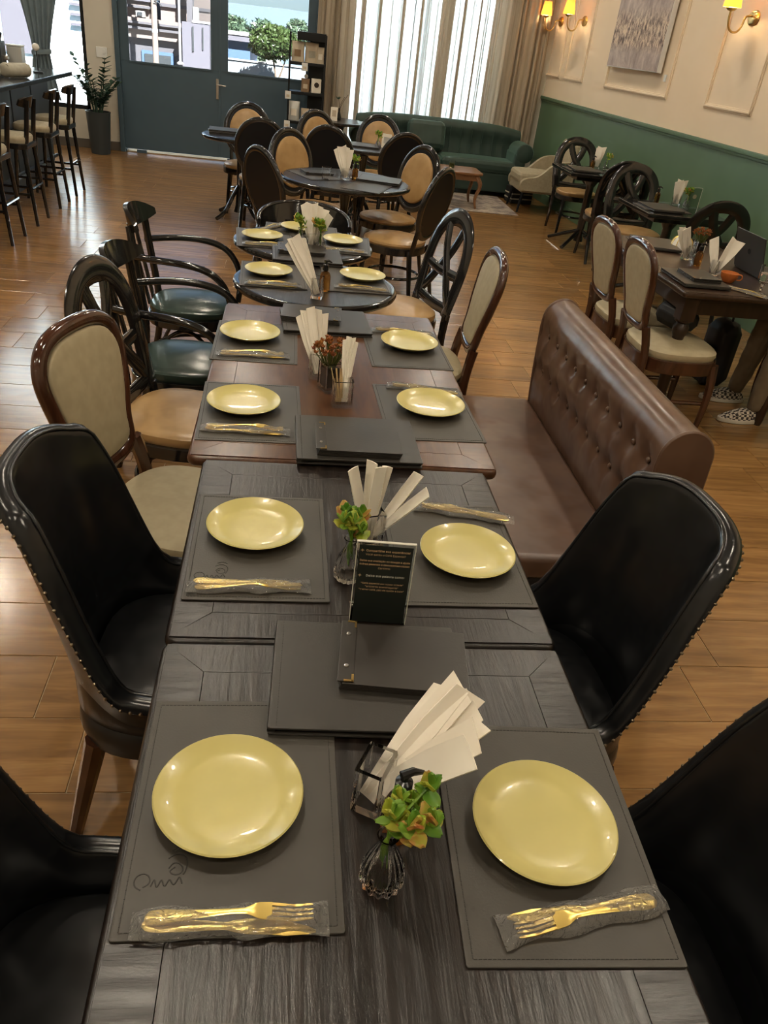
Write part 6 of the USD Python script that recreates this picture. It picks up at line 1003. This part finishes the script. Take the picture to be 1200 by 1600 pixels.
def leafy(c, R, n, size, seed):
    g = np.random.default_rng(seed); d = g.normal(size=(n, 3)); d /= np.linalg.norm(d, axis=1, keepdims=True); r = g.uniform(0.55, 1.0, n) ** 0.6; p = d * r[:, None]; lump = 0.75 + 0.5 * meshkit.noise(d * 2.2 + seed, seed); p *= lump[:, None]; p = p * np.array(R) + np.array(c)
    a = g.normal(size=(n, 3)); a /= np.linalg.norm(a, axis=1, keepdims=True); b = np.cross(a, g.normal(size=(n, 3))); b /= np.linalg.norm(b, axis=1, keepdims=True); s = size * g.uniform(0.7, 1.3, n)[:, None]
    V = np.stack([p - a * s, p - b * s * 0.5, p + a * s, p + b * s * 0.5], 1).reshape(-1, 3); return tm(V, quads(np.arange(4 * n).reshape(n, 4)))
tr = thing('street_tree', 'small round crowned green tree with forked trunk in front of the pale wall', 'tree', (-0.86, 27.5, G0)); part('crown', leafy((0, 0, 2.62), (0.78, 0.7, 0.46), 5200, 0.06, 3), 'tree_leaf', tr, False, kind='stuff')
part('trunk', cat(tube(spline([(0.10, 0, 0), (0.10, 0, 1.3), (0.02, 0, 2.0), (-0.1, 0, 2.5)], 14), np.linspace(0.05, 0.02, 14), 8), tube(spline([(0.10, 0, 1.5), (0.28, 0, 1.95), (0.40, 0, 2.35)], 10), np.linspace(0.03, 0.014, 10), 7)), 'bark', tr, True)
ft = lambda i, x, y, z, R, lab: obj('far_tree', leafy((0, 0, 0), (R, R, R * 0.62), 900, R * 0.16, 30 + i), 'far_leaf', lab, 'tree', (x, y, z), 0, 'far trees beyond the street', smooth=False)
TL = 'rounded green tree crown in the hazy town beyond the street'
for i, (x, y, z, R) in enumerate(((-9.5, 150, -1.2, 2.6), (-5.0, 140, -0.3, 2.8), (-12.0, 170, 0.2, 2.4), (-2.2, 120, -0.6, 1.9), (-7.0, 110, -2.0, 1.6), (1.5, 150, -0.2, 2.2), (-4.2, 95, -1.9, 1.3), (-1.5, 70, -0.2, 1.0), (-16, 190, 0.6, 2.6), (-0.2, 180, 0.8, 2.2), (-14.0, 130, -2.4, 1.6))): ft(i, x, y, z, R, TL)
def house(i, x, y, z, w, h, lab):
    t = thing('far_house', lab, 'house', (x, y, z), 6 * (i % 3) - 5, 'far red roofed houses'); part('walls', box((0, 0, -2.0), (w, w, 4.0 + h)), 'facade_white', t, False); rf = prism(sg.Polygon([(-w * 0.58, 0), (w * 0.58, 0), (0, w * 0.32)]), -w * 0.56, w * 0.56); rf.vertices = np.c_[rf.vertices[:, 0], rf.vertices[:, 2], rf.vertices[:, 1] + h / 2]; trimesh.repair.fix_normals(rf); part('roof', rf, 'roof_tile', t, False)
for i, (x, y, z, w, h) in enumerate(((-10.6, 140, -2.2, 2.4, 1.0), (-6.6, 125, -1.6, 2.2, 0.9), (-3.1, 105, -1.4, 1.7, 0.8), (-2.4, 90, -1.3, 1.4, 0.7), (-12.9, 160, -1.6, 2.6, 1.0))): house(i, x, y, z, w, h, 'small house with red tiled roof in the hazy town beyond the street')
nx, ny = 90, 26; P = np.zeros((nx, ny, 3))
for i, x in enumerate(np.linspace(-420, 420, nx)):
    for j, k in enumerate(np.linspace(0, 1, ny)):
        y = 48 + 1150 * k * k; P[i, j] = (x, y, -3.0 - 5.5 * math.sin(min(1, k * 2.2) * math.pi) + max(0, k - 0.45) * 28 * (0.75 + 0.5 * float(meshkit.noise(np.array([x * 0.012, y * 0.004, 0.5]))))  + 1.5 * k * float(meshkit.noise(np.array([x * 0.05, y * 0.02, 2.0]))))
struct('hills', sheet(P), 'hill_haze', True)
